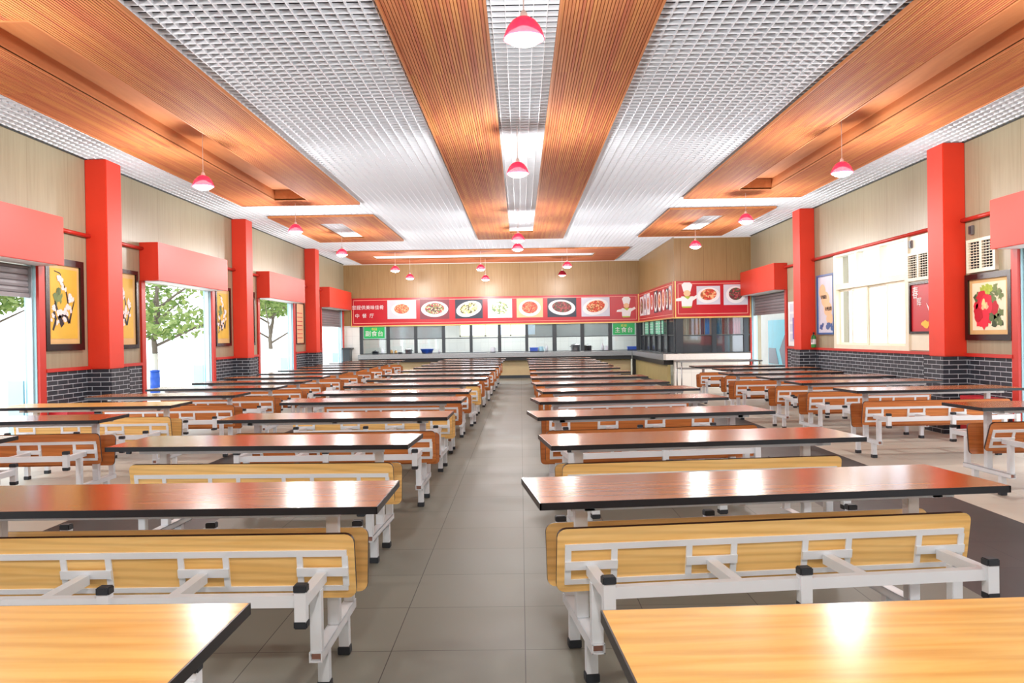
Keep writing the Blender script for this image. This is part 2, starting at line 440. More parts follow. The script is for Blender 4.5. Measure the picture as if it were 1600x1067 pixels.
openR = [(-4.29, -1.39), (1.54, 4.44), (7.37, 10.16), (19.06, 21.9)]
WIN = (13.03, 16.03, 1.1, 2.87)
wr = MB(); y = YB
for a, b_ in [(-4.29, -1.39), (1.54, 4.44), (7.37, 10.16), (WIN[0], WIN[1]), (19.06, 21.9)]:
    wr.box(XR, XR+.24, y, a, 0, HT); y = b_
    if a == WIN[0]:
        wr.box(XR, XR+.24, a, b_, 0, WIN[2]); wr.box(XR, XR+.24, a, b_, WIN[3], HT)
    else: wr.box(XR, XR+.24, a, b_, 2.37, HT)
wr.box(XR, XR+.24, y, 32.2, 0, HT)
tag(wr.build('wall_right', 'cream'), kind='structure')
tag(MB().box(XL-.24, XR+.24, YB-.24, YB, 0, HT).build('wall_back', 'cream'), kind='structure')
tag(MB().box(XL, 4.03, YF, YF+.15, 1.84, HT).build('wall_front', 'tanwall'), kind='structure')
tag(MB().box(4.03, 4.18, 21.9, YF+.15, 1.84, HT).box(4.18, XR, 21.9, 22.05, 1.84, HT).build('wall_kitchen', 'tanwall'), kind='structure')
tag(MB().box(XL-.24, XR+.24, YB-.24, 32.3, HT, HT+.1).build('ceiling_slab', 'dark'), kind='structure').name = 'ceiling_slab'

# wainscot of grey brick and the red rail above it
trim_n = 0
def trim(mb, mat):
    global trim_n
    trim_n += 1
    return tag(mb.build('trim_%d' % trim_n, mat), kind='structure')
bl = MB(); rl = MB()
for a, b_ in segs[:-1]+[(28.0, YF)]:
    bl.box(XL, XL+.02, a+.13 if a > YB else a, b_-.13, 0, 1.04); rl.box(XL, XL+.045, a+.13 if a > YB else a, b_-.13, 1.04, 1.085)
trim(bl, 'brick'); trim(rl, 'red_frame')
bl = MB(); rl = MB()
for a, b_ in ((YB, -4.4), (-1.28, 1.43), (4.55, 7.26), (10.27, 18.95)):
    bl.box(XR-.02, XR, a, b_, 0, 1.04); rl.box(XR-.045, XR, a, b_, 1.04, 1.085)
trim(bl, 'brick'); trim(rl, 'red_frame')

# ceiling: open-cell grille (real blades) with the wooden coffers let in
cof = {'left': (-5.13, -2.94, 5.9, 15.5), 'right': (3.05, 5.2, 5.0, 15.5), 'centre': (-1.03, 1.12, -5.5, 21.4)}
rects = [(-4.34, -3.77, 6.45, 14.9), (3.83, 4.39, 5.6, 14.6)]
rects2 = [(a-.03, b_+.03, c_-.03, d_+.03) for a, b_, c_, d_ in rects]
gr = MB()
def cut(a, b_, holes):
    out = [(a, b_)]
    for h0, h1 in holes:
        nx = []
        for s0, s1 in out:
            if h1 <= s0 or h0 >= s1: nx.append((s0, s1)); continue
            if h0 > s0: nx.append((s0, h0))
            if h1 < s1: nx.append((h1, s1))
        out = nx
    return out
t = .0022; GH = .037
yy = YB+.06
def yend(x): return YF if x < 4.03 else 21.9
while yy < YF:
    for s0, s1 in cut(XL, XR if yy < 21.9 else 4.03, [(a, b_) for a, b_, c_, d_ in rects2 if c_ < yy < d_]):
        gr.box(s0, s1, yy-t, yy+t, H, H+GH)
    yy += .12
xx = XL+.05
while xx < XR:
    for s0, s1 in cut(YB, yend(xx), [(c_, d_) for a, b_, c_, d_ in rects2 if a < xx < b_]):
        gr.box(xx-t, xx+t, s0, s1, H, H+GH)
    xx += .11
tag(gr.build('ceiling', 'grille', recalc=False), kind='structure')
# wall angle under the grille
trim(MB().box(XL, XL+.03, YB, YF, H-.012, H).box(XR-.03, XR, YB, 21.9, H-.012, H), 'window_frame')
trim(MB().box(XL, 4.03, YF-.03, YF, H-.03, H-.002).box(4.03, XR, 21.87, 21.9, H-.03, H-.002), 'white')

def coffer(name, rect, hole, label, panel, axis='y', mat='ceil_wood'):
    x0, x1, y0, y1 = rect; hx0, hx1, hy0, hy1 = hole
    zb = H-.035
    root = empty(name, ((x0+x1)/2, (y0+y1)/2, zb))
    tag(root, label, 'ceiling coffer')
    ox, oy, oz = root.location
    def B(): return MB()
    s = B(); P = .027
    if axis == 'y':
        n = int(round((x1-x0)/P))
        for i in range(n):
            a = x0+i*P; c = a+.0135
            for s0, s1 in cut(y0+.02, y1-.02, [(hy0, hy1)] if hx0 < c < hx1 else []):
                s.box(a-ox+.0035, a+P-ox-.0035, s0-oy, s1-oy, 0, .012)
    else:
        n = int(round((y1-y0)/P))
        for i in range(n):
            a = y0+i*P; c = a+.0135
            for s0, s1 in cut(x0+.02, x1-.02, [(hx0, hx1)] if hy0 < c < hy1 else []):
                s.box(s0-ox, s1-ox, a-oy+.0035, a+P-oy-.0035, 0, .012)
    s.build('slat_soffit', mat, root, recalc=False)
    bk = B()
    for (a, b_, c, d) in ((x0, hx0, y0, y1), (hx1, x1, y0, y1), (hx0, hx1, y0, hy0), (hx0, hx1, hy1, y1)):
        bk.box(a-ox, b_-ox, c-oy, d-oy, .012, .022)
    bk.build('backing_board', 'ceil_panel', root)
    e = B()
    for (a, b_, c, d) in ((x0-.006, x0+.012, y0, y1), (x1-.012, x1+.006, y0, y1), (x0, x1, y0-.006, y0+.012), (x0, x1, y1-.012, y1+.006)):
        e.box(a-ox, b_-ox, c-oy, d-oy, -.008, .03)
    e.build('edge_strip', 'ceil_panel', root)
    zt = .24 if panel else .034
    q = B()
    for (a, b_, c, d) in ((hx0-.02, hx0, hy0-.02, hy1+.02), (hx1, hx1+.02, hy0-.02, hy1+.02), (hx0, hx1, hy0-.02, hy0), (hx0, hx1, hy1, hy1+.02)):
        q.box(a-ox, b_-ox, c-oy, d-oy, -.006, zt)
    q.build('recess_side', 'ceil_panel', root)
    if panel:
        B().box(hx0-ox-.02, hx1-ox+.02, hy0-oy-.02, hy1-oy+.02, .175, .19).build('recess_panel', 'ceil_panel', root)
    return root
coffer('ceiling_coffer', cof['left'], rects[0], 'long slatted wooden ceiling coffer with a deep recess over the left tables', True)
coffer('ceiling_coffer', cof['right'], rects[1], 'long slatted wooden ceiling coffer with a deep recess over the right tables', True)
coffer('ceiling_coffer', cof['centre'], (-.22, .335, -4.5, 20.1), 'longest slatted wooden coffer running along the ceiling above the aisle', False)
coffer('ceiling_coffer', (-5.1, -2.96, 17.0, 21.45), (-4.34, -3.8, 18.0, 20.7), 'small slatted wooden coffer on the ceiling beyond the long left one', False)
coffer('ceiling_coffer', (3.04, 5.15, 16.8, 21.4), (3.9, 4.38, 17.75, 20.4), 'small slatted wooden coffer on the ceiling beyond the long right one', False)
coffer('ceiling_coffer', (-5.25, 3.15, 24.0, 27.95), (-4.5, 2.3, 25.3, 26.45), 'wide slatted wooden coffer lying crosswise before the serving counter', False, 'x', 'ceil_woodx')

# ------------------------------------------------------------------ columns
def column(side, y0, y1, label):
    s = 1 if side == 'L' else -1
    xw = XL if side == 'L' else XR
    root = tag(empty('column', (xw, (y0+y1)/2, 0)), label, 'column', 'red wall columns')
    h = (y1-y0)/2; p = .3
    def bx(mb, a, b_, *k): return mb.box(min(s*a, s*b_), max(s*a, s*b_), *k)
    bx(MB(), .001, p, -h, h, 1.04, H-.004).build('shaft', 'red_paint', root, bevel=.008)
    bx(MB(), .02, p+.05, -h-.05, h+.05, 0, 1.039).build('brick_base', 'brick', root)
    return root
LC = [(5.64, 6.06, 'near left'), (11.46, 11.9, ''), (17.29, 17.74, ''), (23.15, 23.6, '')]
column('L', 5.64, 6.06, 'red square column on the left wall, nearest the camera')
column('L', 11.47, 11.9, 'red square column on the left wall between the two framed blossom pictures')
column('L', 17.32, 17.74, 'red square column on the left wall between the second and third openings')
column('L', 23.18, 23.62, 'red square column on the left wall nearest the serving counter')
column('R', 5.64, 6.06, 'red square column on the right wall, nearest the camera')
column('R', 11.38, 11.82, 'red square column on the right wall beside the peony picture')
column('R', 17.17, 17.62, 'red square column on the right wall between the window and the far doorway')

# ------------------------------------------------------------------ shutter boxes, openings, frames, shutters
def shutter_box(side, y0, y1, label):
    s = 1 if side == 'L' else -1; xw = XL if side == 'L' else XR
    root = tag(empty('shutter_box', (xw, (y0+y1)/2, 2.37)), label, 'shutter box', 'red shutter boxes over the openings')
    h = (y1-y0)/2
    mb = MB(); x0, x1 = sorted((s*.002, s*.3)); mb.box(x0, x1, -h, h, 0, .6)
    mb.build('casing', 'red_box', root, bevel=.005)
    mb = MB(); x0, x1 = sorted((s*.002, s*.27)); mb.box(x0, x1, -h+.1, h-.1, -.006, -.0005)
    mb.build('soffit_board', 'white', root)
    return root
bl_ = ['behind the camera', 'beside the front tables', 'nearest in view', 'second in view', 'third in view', 'next to the serving counter']
for k, (a, b_) in enumerate(openL):
    shutter_box('L', a-.12, b_+.1, 'red boxed shutter housing on the left wall, ' + bl_[k])
for k, (a, b_) in enumerate(openR):
    shutter_box('R', a-.12, min(b_+.1, 21.84), 'red boxed shutter housing on the right wall, ' + ['behind the camera', 'beside the front tables', 'cut by the right edge of the photo', 'over the far doorway by the white counter'][k])

dn = 0
def opening(side, y0, y1, roll, leaf=True):
    """red jamb linings, side guides, the rolled-down part of the shutter"""
    global dn
    dn += 1
    s = 1 if side == 'L' else -1; xw = XL if side == 'L' else XR
    root = empty('door_%d' % dn, (xw, (y0+y1)/2, 0)); root['kind'] = 'structure'
    h = (y1-y0)/2
    def bx(mb, a, b_, *k): return mb.box(min(s*a, s*b_), max(s*a, s*b_), *k)
    fr = MB()
    for sg in (-1, 1):
        ya, yb = sorted((sg*(h-.005), sg*(h+.13)))
        bx(fr, .001, .035, ya, yb, 0, 2.37)
    fr.build('frame', 'red_frame', root)
    rv = MB()
    for sg in (-1, 1):
        ya, yb = sorted((sg*(h-.02), sg*(h-.001)))
        bx(rv, -.14, -.001, ya, yb, 0, 2.369)
    rv.build('reveal', 'pale_blue', root)
    gd = MB()
    for sg in (-1, 1):
        ya, yb = sorted((sg*(h-.05), sg*(h-.022)))
        bx(gd, -.1, -.03, ya, yb, 0, 2.365)
    gd.build('guide_rail', 'alu', root)
    if roll < 2.3:
        sh = MB(); z = roll; x0 = -.08
        while z < 2.36:
            zt = min(z+.075, 2.362)
            sh.prism([(s*x0, z), (s*(x0+.012), z+.01), (s*(x0+.016), (z+zt)/2), (s*(x0+.012), zt-.01), (s*x0, zt)], -h+.04, h-.04)
            z += .075
        bx(sh, x0-.01, x0+.03, -h+.04, h-.04, roll-.05, roll)
        sh.build('rolling_shutter', 'shutter', root)
    if leaf:
        lf = MB()
        bx(lf, -.34, -.15, h-.06, h-.02, .02, .95)
        lf.build('low_gate', 'pale_blue', root)
    return root
for k, (a, b_) in enumerate(openL): opening('L', a, b_, [2.1, 2.36, 2.02, 2.36, 2.36, 1.85][k])
for k, (a, b_) in enumerate(openR): opening('R', a, b_, [2.1, 2.1, 2.34, 1.9][k], leaf=False)

# red pipes along both walls
def pipe(side, y0, y1, label):
    xw = XL+.05 if side == 'L' else XR-.05
    mb = MB().tube([(0, y0, 0), (0, y1, 0)], .028, 10)
    o = mb.build('pipe', 'red_frame', smooth=True, loc=(xw, 0, 2.87))
    n = 0
    return tag(o, label, 'pipe', 'red pipes under the ceiling')
pipe('L', 10.37, 11.47, 'red pipe on the left wall before the nearest visible column')
pipe('L', 11.9, 13.08, 'red pipe on the left wall just past the first visible column')
pipe('L', 16.2, 17.32, 'red pipe on the left wall before the second visible column')
pipe('L', 17.74, 18.91, 'red pipe on the left wall just past the second visible column')
pipe('L', 22.03, 23.18, 'red pipe on the left wall before the farthest column')
pipe('L', 23.62, 24.88, 'red pipe on the left wall just past the farthest column')
pipe('R', 10.26, 11.38, 'red pipe on the right wall between peony side box and column')
pipe('R', 11.82, 17.17, 'long red pipe on the right wall above the white window')
pipe('R', 17.62, 18.94, 'short red pipe on the right wall beside the far shutter box')

# ------------------------------------------------------------------ right window
wy0, wy1, wz0, wz1 = WIN
root = empty('window_1', (XR, (wy0+wy1)/2, wz0)); root['kind'] = 'structure'
cy = (wy0+wy1)/2
fr = MB()
def wb(a, b_, z0, z1, d0=-.04, d1=.1, mb=None): (mb or fr).box(d0, d1, a-cy, b_-cy, z0-wz0, z1-wz0)
wb(wy0-.04, wy1+.04, wz0-.02, wz0+.06); wb(wy0-.04, wy1+.04, wz1-.06, wz1+.02)
wb(wy0-.04, wy0+.08, wz0+.06, wz1-.06); wb(wy1-.08, wy1+.04, wz0+.06, wz1-.06)
wb(wy0+.08, wy1-.08, 2.19, 2.29, -.035)
for yv in (15.03, 14.06): wb(yv-.035, yv+.035, 2.29, wz1-.06, -.03)
fr.build('window_frame', 'win_frame', root)
for a, b_ in ((13.09, 13.88), (13.9, 14.66), (14.64, 15.32), (15.3, 15.96)):
    sm = MB()
    d = 0 if a in (13.09, 14.64) else .03
    for (p, q, z0, z1) in ((a, a+.045, 1.2, 2.15), (b_-.045, b_, 1.2, 2.15), (a, b_, 1.16, 1.2), (a, b_, 2.15, 2.19)):
        wb(p, q, z0, z1, .01+d, .035+d, sm)
    sm.build('sash', 'win_frame', root)
gm = MB(); wb(wy0+.05, wy1-.05, wz0+.05, wz1-.05, .07, .074, gm); gm.build('glass_pane', 'winglass', root)
wb2 = MB().box(-.012, 0, wy0-.7-cy, wy0-.04-cy, 0, 1.77); wb2.build('cover_panel', 'win_frame', root)

# ------------------------------------------------------------------ pictures on the walls
def picture(side, y0, y1, z0, z1, label, kind, cat='picture'):
    s = 1 if side == 'L' else -1; xw = XL if side == 'L' else XR
    root = tag(empty('framed_picture' if cat == 'picture' else 'poster', (xw, (y0+y1)/2, z0)), label, cat)
    W = y1-y0; Hh = z1-z0; h = W/2
    # picture plane coordinates: a runs to the viewer's right
    sg = 1 if side == 'L' else -1
    def P(a, b_, d): return (s*d, sg*a, b_)
    def rect(mb, a0, a1, b0, b1, d0, d1, mi=0):
        x0, x1 = sorted((s*d0, s*d1)); q0, q1 = sorted((sg*a0, sg*a1)); mb.box(x0, x1, q0, q1, b0, b1, mi)
    cnt = [0]
    def blob(mb, a, b_, ra, rb, d, n=9, jag=.3, mi=0):
        cnt[0] += 1; d = d+.00012*(cnt[0] % 16)
        pts = []
        for k in range(n*2):
            t_ = PI*k/n; q = 1+(random.random()-.5)*jag*2
            pts.append(P(a+ra*q*math.cos(t_), b_+rb*q*math.sin(t_), d))
        mb.poly(pts, mi)
    def stroke(mb, pts, w0, w1, d, mi=0):
        for i in range(len(pts)-1):
            (a, b_), (c, e) = pts[i], pts[i+1]
            L_ = math.hypot(c-a, e-b_); nx, ny = -(e-b_)/L_, (c-a)/L_
            wa = w0+(w1-w0)*i/(len(pts)-1); wc = w0+(w1-w0)*(i+1)/(len(pts)-1)
            mb.quad(P(a+nx*wa, b_+ny*wa, d), P(c+nx*wc, e+ny*wc, d), P(c-nx*wc, e-ny*wc, d), P(a-nx*wa, b_-ny*wa, d), mi)
    fw = {'blossom': .085, 'peony': .075, 'rooster': .035, 'blue': .035, 'chart': .03, 'small': .06}[kind]
    fmat = {'blue': 'blue_frame', 'rooster': 'blackwood', 'chart': 'blackwood'}.get(kind, 'blackwood')
    fm = MB()
    rect(fm, -h, -h+fw, 0, Hh, .005, .04); rect(fm, h-fw, h, 0, Hh, .005, .04)
    rect(fm, -h+fw, h-fw, 0, fw, .005, .04); rect(fm, -h+fw, h-fw, Hh-fw, Hh, .005, .04)
    fm.build('frame', fmat, root)
    bk = MB(); rect(bk, -h+fw*.9, h-fw*.9, fw*.9, Hh-fw*.9, .003, .014)
    bm_ = {'blossom': 'mat_tan', 'peony': 'mat_tan', 'rooster': 'poster_red', 'blue': 'poster_pale', 'chart': 'poster_peach', 'small': 'mat_tan'}[kind]
    bk.build('mount' if kind in ('blossom', 'peony', 'small') else 'sheet', bm_, root)
    if kind in ('blossom', 'small'):
        g_ = MB(); rect(g_, -h+.15*W, h-.15*W, .13*Hh, Hh-.11*Hh, .014, .017); g_.build('painting', 'art_gold', root)
        br_ = MB()
        stroke(br_, [(-.3*W, .22*Hh), (-.22*W, .33*Hh), (-.28*W, .42*Hh)], .02*W, .035*W, .019)
        stroke(br_, [(-.05*W, .27*Hh), (-.15*W, .38*Hh), (.02*W, .4*Hh), (.12*W, .3*Hh), (.2*W, .45*Hh), (.27*W, .56*Hh)], .05*W, .008*W, .019)
        stroke(br_, [(.0, .4*Hh), (.1*W, .52*Hh), (.05*W, .65*Hh), (-.04*W, .75*Hh), (-.1*W, .84*Hh), (-.25*W, .86*Hh)], .022*W, .006*W, .019)
        stroke(br_, [(-.15*W, .38*Hh), (-.24*W, .52*Hh), (-.12*W, .62*Hh)], .03*W, .012*W, .019)
        br_.build('painted_branch', 'ink', root)
        fl = MB()
        for a, b_, q in ((-.25, .47, .07), (-.12, .4, .08), (.02, .43, .07), (.08, .5, .08), (.16, .57, .09), (-.02, .68, .06), (-.06, .76, .07), (-.11, .8, .06), (-.3, .35, .06), (-.02, .33, .06), (.18, .45, .05), (-.2, .3, .05)):
            for j in range(3): blob(fl, (a+random.uniform(-.045, .045))*W, b_*Hh+random.uniform(-.045, .045)*W, q*W*.6, q*W*.5, .021, 6, .4)
        fl.build('painted_blossom', 'blossom_white', root)
        lf = MB()
        for a, b_, q in ((-.14, .61, .08), (-.2, .56, .07), (-.1, .57, .06), (-.16, .65, .05)): blob(lf, a*W, b_*Hh, q*W, q*W, .02, 6, .6)
        lf.build('painted_leaf', 'leaf_dark', root)
    elif kind == 'peony':
        g_ = MB(); rect(g_, -h+.14*W, h-.13*W, .15*Hh, Hh-.14*Hh, .014, .017); g_.build('painting', 'art_cream', root)
        lf = MB()
        for i in range(30):
            a = random.uniform(.05, .3); b_ = random.uniform(.22, .8)
            blob(lf, a*W, b_*Hh, .05*W, .05*Hh, .019, 5, .6)
        for i in range(8): blob(lf, random.uniform(-.28, -.2)*W, random.uniform(.58, .7)*Hh, .04*W, .04*Hh, .019, 4, .6)
        lf.build('painted_leaf', 'leaf_dark', root)
        l2 = MB()
        for i in range(12): blob(l2, random.uniform(-.15, .05)*W, random.uniform(.7, .8)*Hh, .06*W, .05*Hh, .0195, 5, .6)
        l2.build('painted_bud_leaf', 'leaf_light', root)
        fl = MB()
        for i in range(26):
            t_ = random.random()*2*PI; q = random.random()**.5
            blob(fl, (-.1+.17*q*math.cos(t_))*W, (.46+.19*q*math.sin(t_))*Hh, .07*W, .065*W, .0185, 6, .25)
        for a, b_, q in ((-.12, .62, .11), (-.05, .52, .15), (-.22, .38, .1), (-.1, .3, .12), (-.18, .3, .1), (.13, .47, .09)):
            blob(fl, a*W, b_*Hh, q*W, q*W*.9, .021, 8, .2)
        fl.build('painted_peony', 'peony_red', root)
        ce = MB()
        for i in range(7): blob(ce, (-.07+random.uniform(-.05, .05))*W, (.52+random.uniform(-.05, .05))*Hh, .035*W, .04*W, .023, 5, .4)
        ce.build('flower_centre', 'blossom_pink', root)
    elif kind == 'rooster':
        for ch, a, b_, sz in (('春', -.3, .78, .2), ('晖', -.16, .6, .15)):
            M4 = face_mat('-x' if side == 'R' else '+x', s*.017, sg*a*W, b_*Hh)
            text_mesh(ch, sz, 'calligraphy', 'white', root, M4)
        bd = MB()
        blob(bd, .3*W, .45*Hh, .08*W, .1*Hh, .017, 7, .3); stroke(bd, [(.28*W, .5*Hh), (.3*W, .62*Hh)], .04*W, .015*W, .0175)
        stroke(bd, [(.22*W, .42*Hh), (.1*W, .58*Hh)], .03*W, .005*W, .0172); stroke(bd, [(.28*W, .38*Hh), (.24*W, .24*Hh)], .01*W, .008*W, .0174)
        bd.build('painted_bird', 'white', root)
        b2 = MB(); blob(b2, .3*W, .36*Hh, .11*W, .09*Hh, .019, 7, .2); b2.build('bird_tail', 'navy', root)
        fl = MB()
        for i in range(14): blob(fl, random.uniform(-.05, .38)*W, random.uniform(.12, .25)*Hh, .05*W, .035*Hh, .018, 5, .4)
        fl.build('painted_flower', 'yellow_flower', root)
    elif kind == 'blue':
        cu = MB()
        for (a, b_, ra, rb) in ((-.2, .72, .2, .12), (-.02, .58, .24, .13), (.12, .42, .24, .12), (.22, .26, .2, .09)): blob(cu, a*W, b_*Hh, ra*W, rb*Hh, .016, 10, .04)
        cu.build('printed_curve', 'poster_peach', root)
        ws = MB()
        for i in range(11): blob(ws, random.uniform(-.36, .36)*W, random.uniform(.08, .17)*Hh, .07*W, .035*Hh, .018, 5, .5)
        ws.build('printed_wave', 'blue_frame', root)
        ax = '-x' if side == 'R' else '+x'
        text_mesh('节约粮食', .085, 'printed_text', 'ink', root, face_mat(ax, s*.018, sg*-.12*W, .62*Hh))
        text_mesh('杜绝浪费', .085, 'printed_text', 'ink', root, face_mat(ax, s*.018, sg*.16*W, .42*Hh))
    elif kind == 'chart':
        ln = MB()
        for i in range(7): rect(ln, -.32*W, .32*W, (.14+.1*i)*Hh, (.16+.1*i)*Hh, .014, .016)
        ln.build('printed_line', 'poster_red', root)
    return root
M['mat_tan'] = plain('picture_mount', (214, 176, 118), .6)
M['art_gold'] = plain('gold_paper', (222, 180, 64), .6, var=.12, vscale=2)
M['art_cream'] = plain('cream_paper', (236, 226, 196), .6)
M['ink'] = plain('ink', (40, 30, 38), .6)
M['blossom_white'] = plain('blossom_white', (238, 222, 222), .6, var=.15, vscale=40)
M['blossom_pink'] = plain('blossom_pink', (240, 130, 170), .6, var=.3, vscale=30)
M['leaf_dark'] = plain('painted_dark_leaf', (66, 88, 56), .6, var=.4, vscale=30)
M['leaf_light'] = plain('painted_light_leaf', (170, 190, 70), .6, var=.2, vscale=30)
M['peony_red'] = plain('peony_red', (206, 16, 40), .6, var=.2, vscale=14)
M['yellow_flower'] = plain('yellow_flower', (244, 196, 70), .6)
M['poster_red'] = plain('poster_red', (196, 30, 44), .4)
M['poster_pale'] = plain('poster_pale_blue', (204, 206, 220), .4)
M['poster_peach'] = plain('poster_peach', (234, 188, 144), .4)
M['blue_frame'] = plain('blue_frame', (44, 92, 150), .35)
def island(name, c1, c2):
    mt, nt, b = newmat(name)
    g = N(nt, 'ShaderNodeNewGeometry'); rp = N(nt, 'ShaderNodeValToRGB')
    rp.color_ramp.elements[0].color = lin(c1); rp.color_ramp.elements[1].color = lin(c2)
    L(nt, g.outputs['Random Per Island'], rp.inputs['Fac']); L(nt, rp.outputs['Color'], b.inputs['Base Color']); b.inputs['Roughness'].default_value = .6
    return mt
M['peony_red'] = island('peony_red_petals', (176, 10, 34), (232, 40, 66))
M['leaf_dark'] = island('painted_leaves', (44, 62, 36), (120, 140, 84))
M['blossom_pink'] = island('pink_petals', (236, 90, 150), (250, 220, 150))
picture('L', 10.41, 11.33, 1.31, 2.5, 'tall black-framed blossom painting on gold, beside the nearest left opening', 'blossom')
picture('L', 12.03, 12.95, 1.31, 2.5, 'black-framed painting half hidden behind the first visible left column', 'small')
picture('L', 16.27, 17.12, 1.3, 2.48, 'black-framed gold painting between the second left opening and a column', 'small')
picture('L', 17.82, 18.66, 1.3, 2.48, 'black-framed painting seen as a sliver past the second visible left column', 'small')
picture('L', 22.12, 22.96, 1.29, 2.4, 'peach lined notice in a dark frame beside the third left opening', 'chart', 'poster')
picture('R', 10.29, 11.35, 1.26, 2.13, 'black-framed red peony painting on the right wall', 'peony')
picture('R', 12.12, 12.98, 1.35, 2.13, 'red poster with white calligraphy partly behind the right column', 'rooster', 'poster')
picture('R', 16.1, 17.0, 1.35, 2.53, 'tall pale poster in a blue frame beside the white window', 'blue', 'poster')

# notice board by the far doorway
nb = tag(empty('notice_board', (XR-.002, 18.6, 1.1)), 'narrow white and lilac notice board between the far doorway and column', 'notice board')
MB().box(-.02, 0, -.25, .25, 0, .98).build('board', 'white', nb)
q = MB()
for i in range(4): q.box(-.024, -.02, -.2, .12, .1+i*.22, .27+i*.22)
q.build('printed_sheet', 'lilac' if 'lilac' in M else 'poster_pale', nb)
MB().box(-.05, -.02, -.25, -.14, .15, .62).build('folder_box', plain('violet_plastic', (110, 90, 170), .4), nb)
# fire extinguisher on the rail
fe = tag(empty('fire_extinguisher', (XR-.1, 17.02, 1.086)), 'small green fire extinguisher standing on the rail beside the far right column', 'fire extinguisher')
MB().lathe([(0, 0), (.045, 0), (.05, .02), (.05, .2), (.035, .245), (.015, .26), (.015, .275), (0, .275)], seg=16).build('body', 'ext_green', fe, smooth=True)
MB().lathe([(.0512, .07), (.0512, .17)], seg=16).build('label_sheet', 'white', fe, smooth=True)
MB().box(-.012, .012, -.05, .012, .275, .29).box(-.01, .01, -.05, .01, .3, .31).box(-.012, .012, -.012, .012, .275, .31).build('handle', 'black', fe)
MB().tube([(0, -.02, .28), (-.05, -.06, .22), (-.055, -.05, .1)], .008, 6).build('hose', 'black', fe, smooth=True)
# air grilles
def air_grille(y0, y1, z0, z1, label):
    root = tag(empty('air_grille', (XR, (y0+y1)/2, z0)), label, 'air grille', 'air grilles on the right wall')
    h = (y1-y0)/2; Z = z1-z0
    fm = MB(); fm.box(-.05, -.001, -h, -h+.05, .05, Z-.04).box(-.05, -.001, h-.05, h, .05, Z-.04).box(-.05, -.001, -h, h, 0, .05).box(-.05, -.001, -h, h, Z-.04, Z).box(-.048, -.001, -.03, .03, .05, Z-.04)
    fm.build('frame', 'win_frame', root)
    MB().box(-.012, -.001, -h+.05, h-.05, .05, Z-.04).build('dark_back', 'dark', root)
    sl = MB(); z = .075
    while z < Z-.05:
        sl.box(-.045, -.014, -h+.05, h-.05, z, z+.008); z += .036
    k = -h+.09
    while k < h-.05:
        sl.box(-.03, -.022, k, k+.006, .05, Z-.04); k += .075
    sl.build('louvre', 'win_frame', root)
    return root
air_grille(10.6, 11.28, 2.15, 2.59, 'cream louvred air grille above the peony painting')
air_grille(12.3, 13.02, 2.15, 2.58, 'cream louvred air grille above the red calligraphy poster')
for yv, lb in ((11.2, 'small grey junction box on the right wall above the peony painting'), (12.92, 'small grey junction box on the right wall beside the window top')):
    root = tag(empty('junction_box', (XR, yv, 2.66)), lb, 'junction box')
    MB().box(-.04, -.001, -.04, .04, 0, .12).build('case', 'shutter', root, bevel=.004); MB().box(-.046, -.04, -.03, .03, .01, .11).build('cover', 'window_frame', root)
# red hose boxes at the foot of two columns
for s_, xb, yb, lb in ((1, XL+.022, 10.78, 'red metal fire box on the floor against the left brick base'), (-1, XR-.022, 10.75, 'red metal fire box on the floor against the right brick base')):
    root = tag(empty('fire_box', (xb, yb, 0)), lb, 'fire box')
    x0, x1 = sorted((0, s_*.24)); MB().box(x0, x1, -.33, .33, 0, .54).build('case', 'poster_red', root, bevel=.005)
    x0, x1 = sorted((s_*.24, s_*.25)); MB().box(x0, x1, -.3, .3, .04, .5).build('door', 'poster_red', root)
    x0, x1 = sorted((s_*.25, s_*.27)); MB().box(x0, x1, .2, .23, .22, .32).build('handle', 'alu', root)

# ------------------------------------------------------------------ pendant lamps
def lamp_proto():
    root = empty('pendant_lamp', (0, 0, 0))      # origin at the rim of the shade
    prof = [(.135, 0), (.132, .012), (.122, .045), (.105, .08), (.078, .115), (.05, .135), (.022, .145)]
    inn = [(r_*.96, z-.002) for r_, z in reversed(prof)]
    MB().lathe(prof+inn, seg=28).build('lamp_shade', 'shade', root, smooth=True)
    MB().lathe([(.022, .142), (.026, .15), (.02, .175), (.008, .19), (0, .19)], seg=14).build('cap', 'cord', root, smooth=True)
    bl = [(0, -.045), (.04, -.042), (.085, -.028), (.118, -.004), (.124, .012), (.1, .04), (.04, .075), (0, .08)]
    MB().lathe(bl, seg=20).build('bulb', 'bulb', root, smooth=True)
    MB().tube([(0, 0, .185), (0, 0, 1)], .004, 6).build('cord', 'cord', root)
    return root
lp = lamp_proto()
LAMPS = [(826, 62, 5.5, 'over the aisle, nearest the camera'),
 (813, 272, 10.1, 'over the aisle, second from the camera'), (812, 376, 16.5, 'over the aisle, third from the camera'),
 (811, 390, 19.2, 'over the aisle, fourth from the camera'), (320, 291, 10.6, 'over the left tables, nearest in view'),
 (464, 362, 15.3, 'over the left tables, second in view'), (536, 398, 19.5, 'over the left tables beside the farthest left column'),
 (1317, 272, 10.5, 'over the right tables, nearest in view'), (1167, 347, 15.0, 'over the right tables, second in view'),
 (1088, 386, 19.0, 'over the right tables before the kitchen corner'), (619, 423, 24.3, 'before the far wall at left, upper of two'),
 (642, 435, 26.4, 'before the far wall at left, lower of two'), (753, 421, 24.4, 'before the far wall left of the aisle, upper of two'),
 (760, 437, 26.6, 'before the far wall left of the aisle, lower of two'), (888, 417, 23.7, 'before the far wall right of the aisle, upper of two'),
 (880, 430, 26.6, 'unlit, before the far wall right of the aisle')]
lamps = [(PX(px, D)+0.0, D, PZ(px, py, D), lb) for px, py, D, lb in LAMPS]
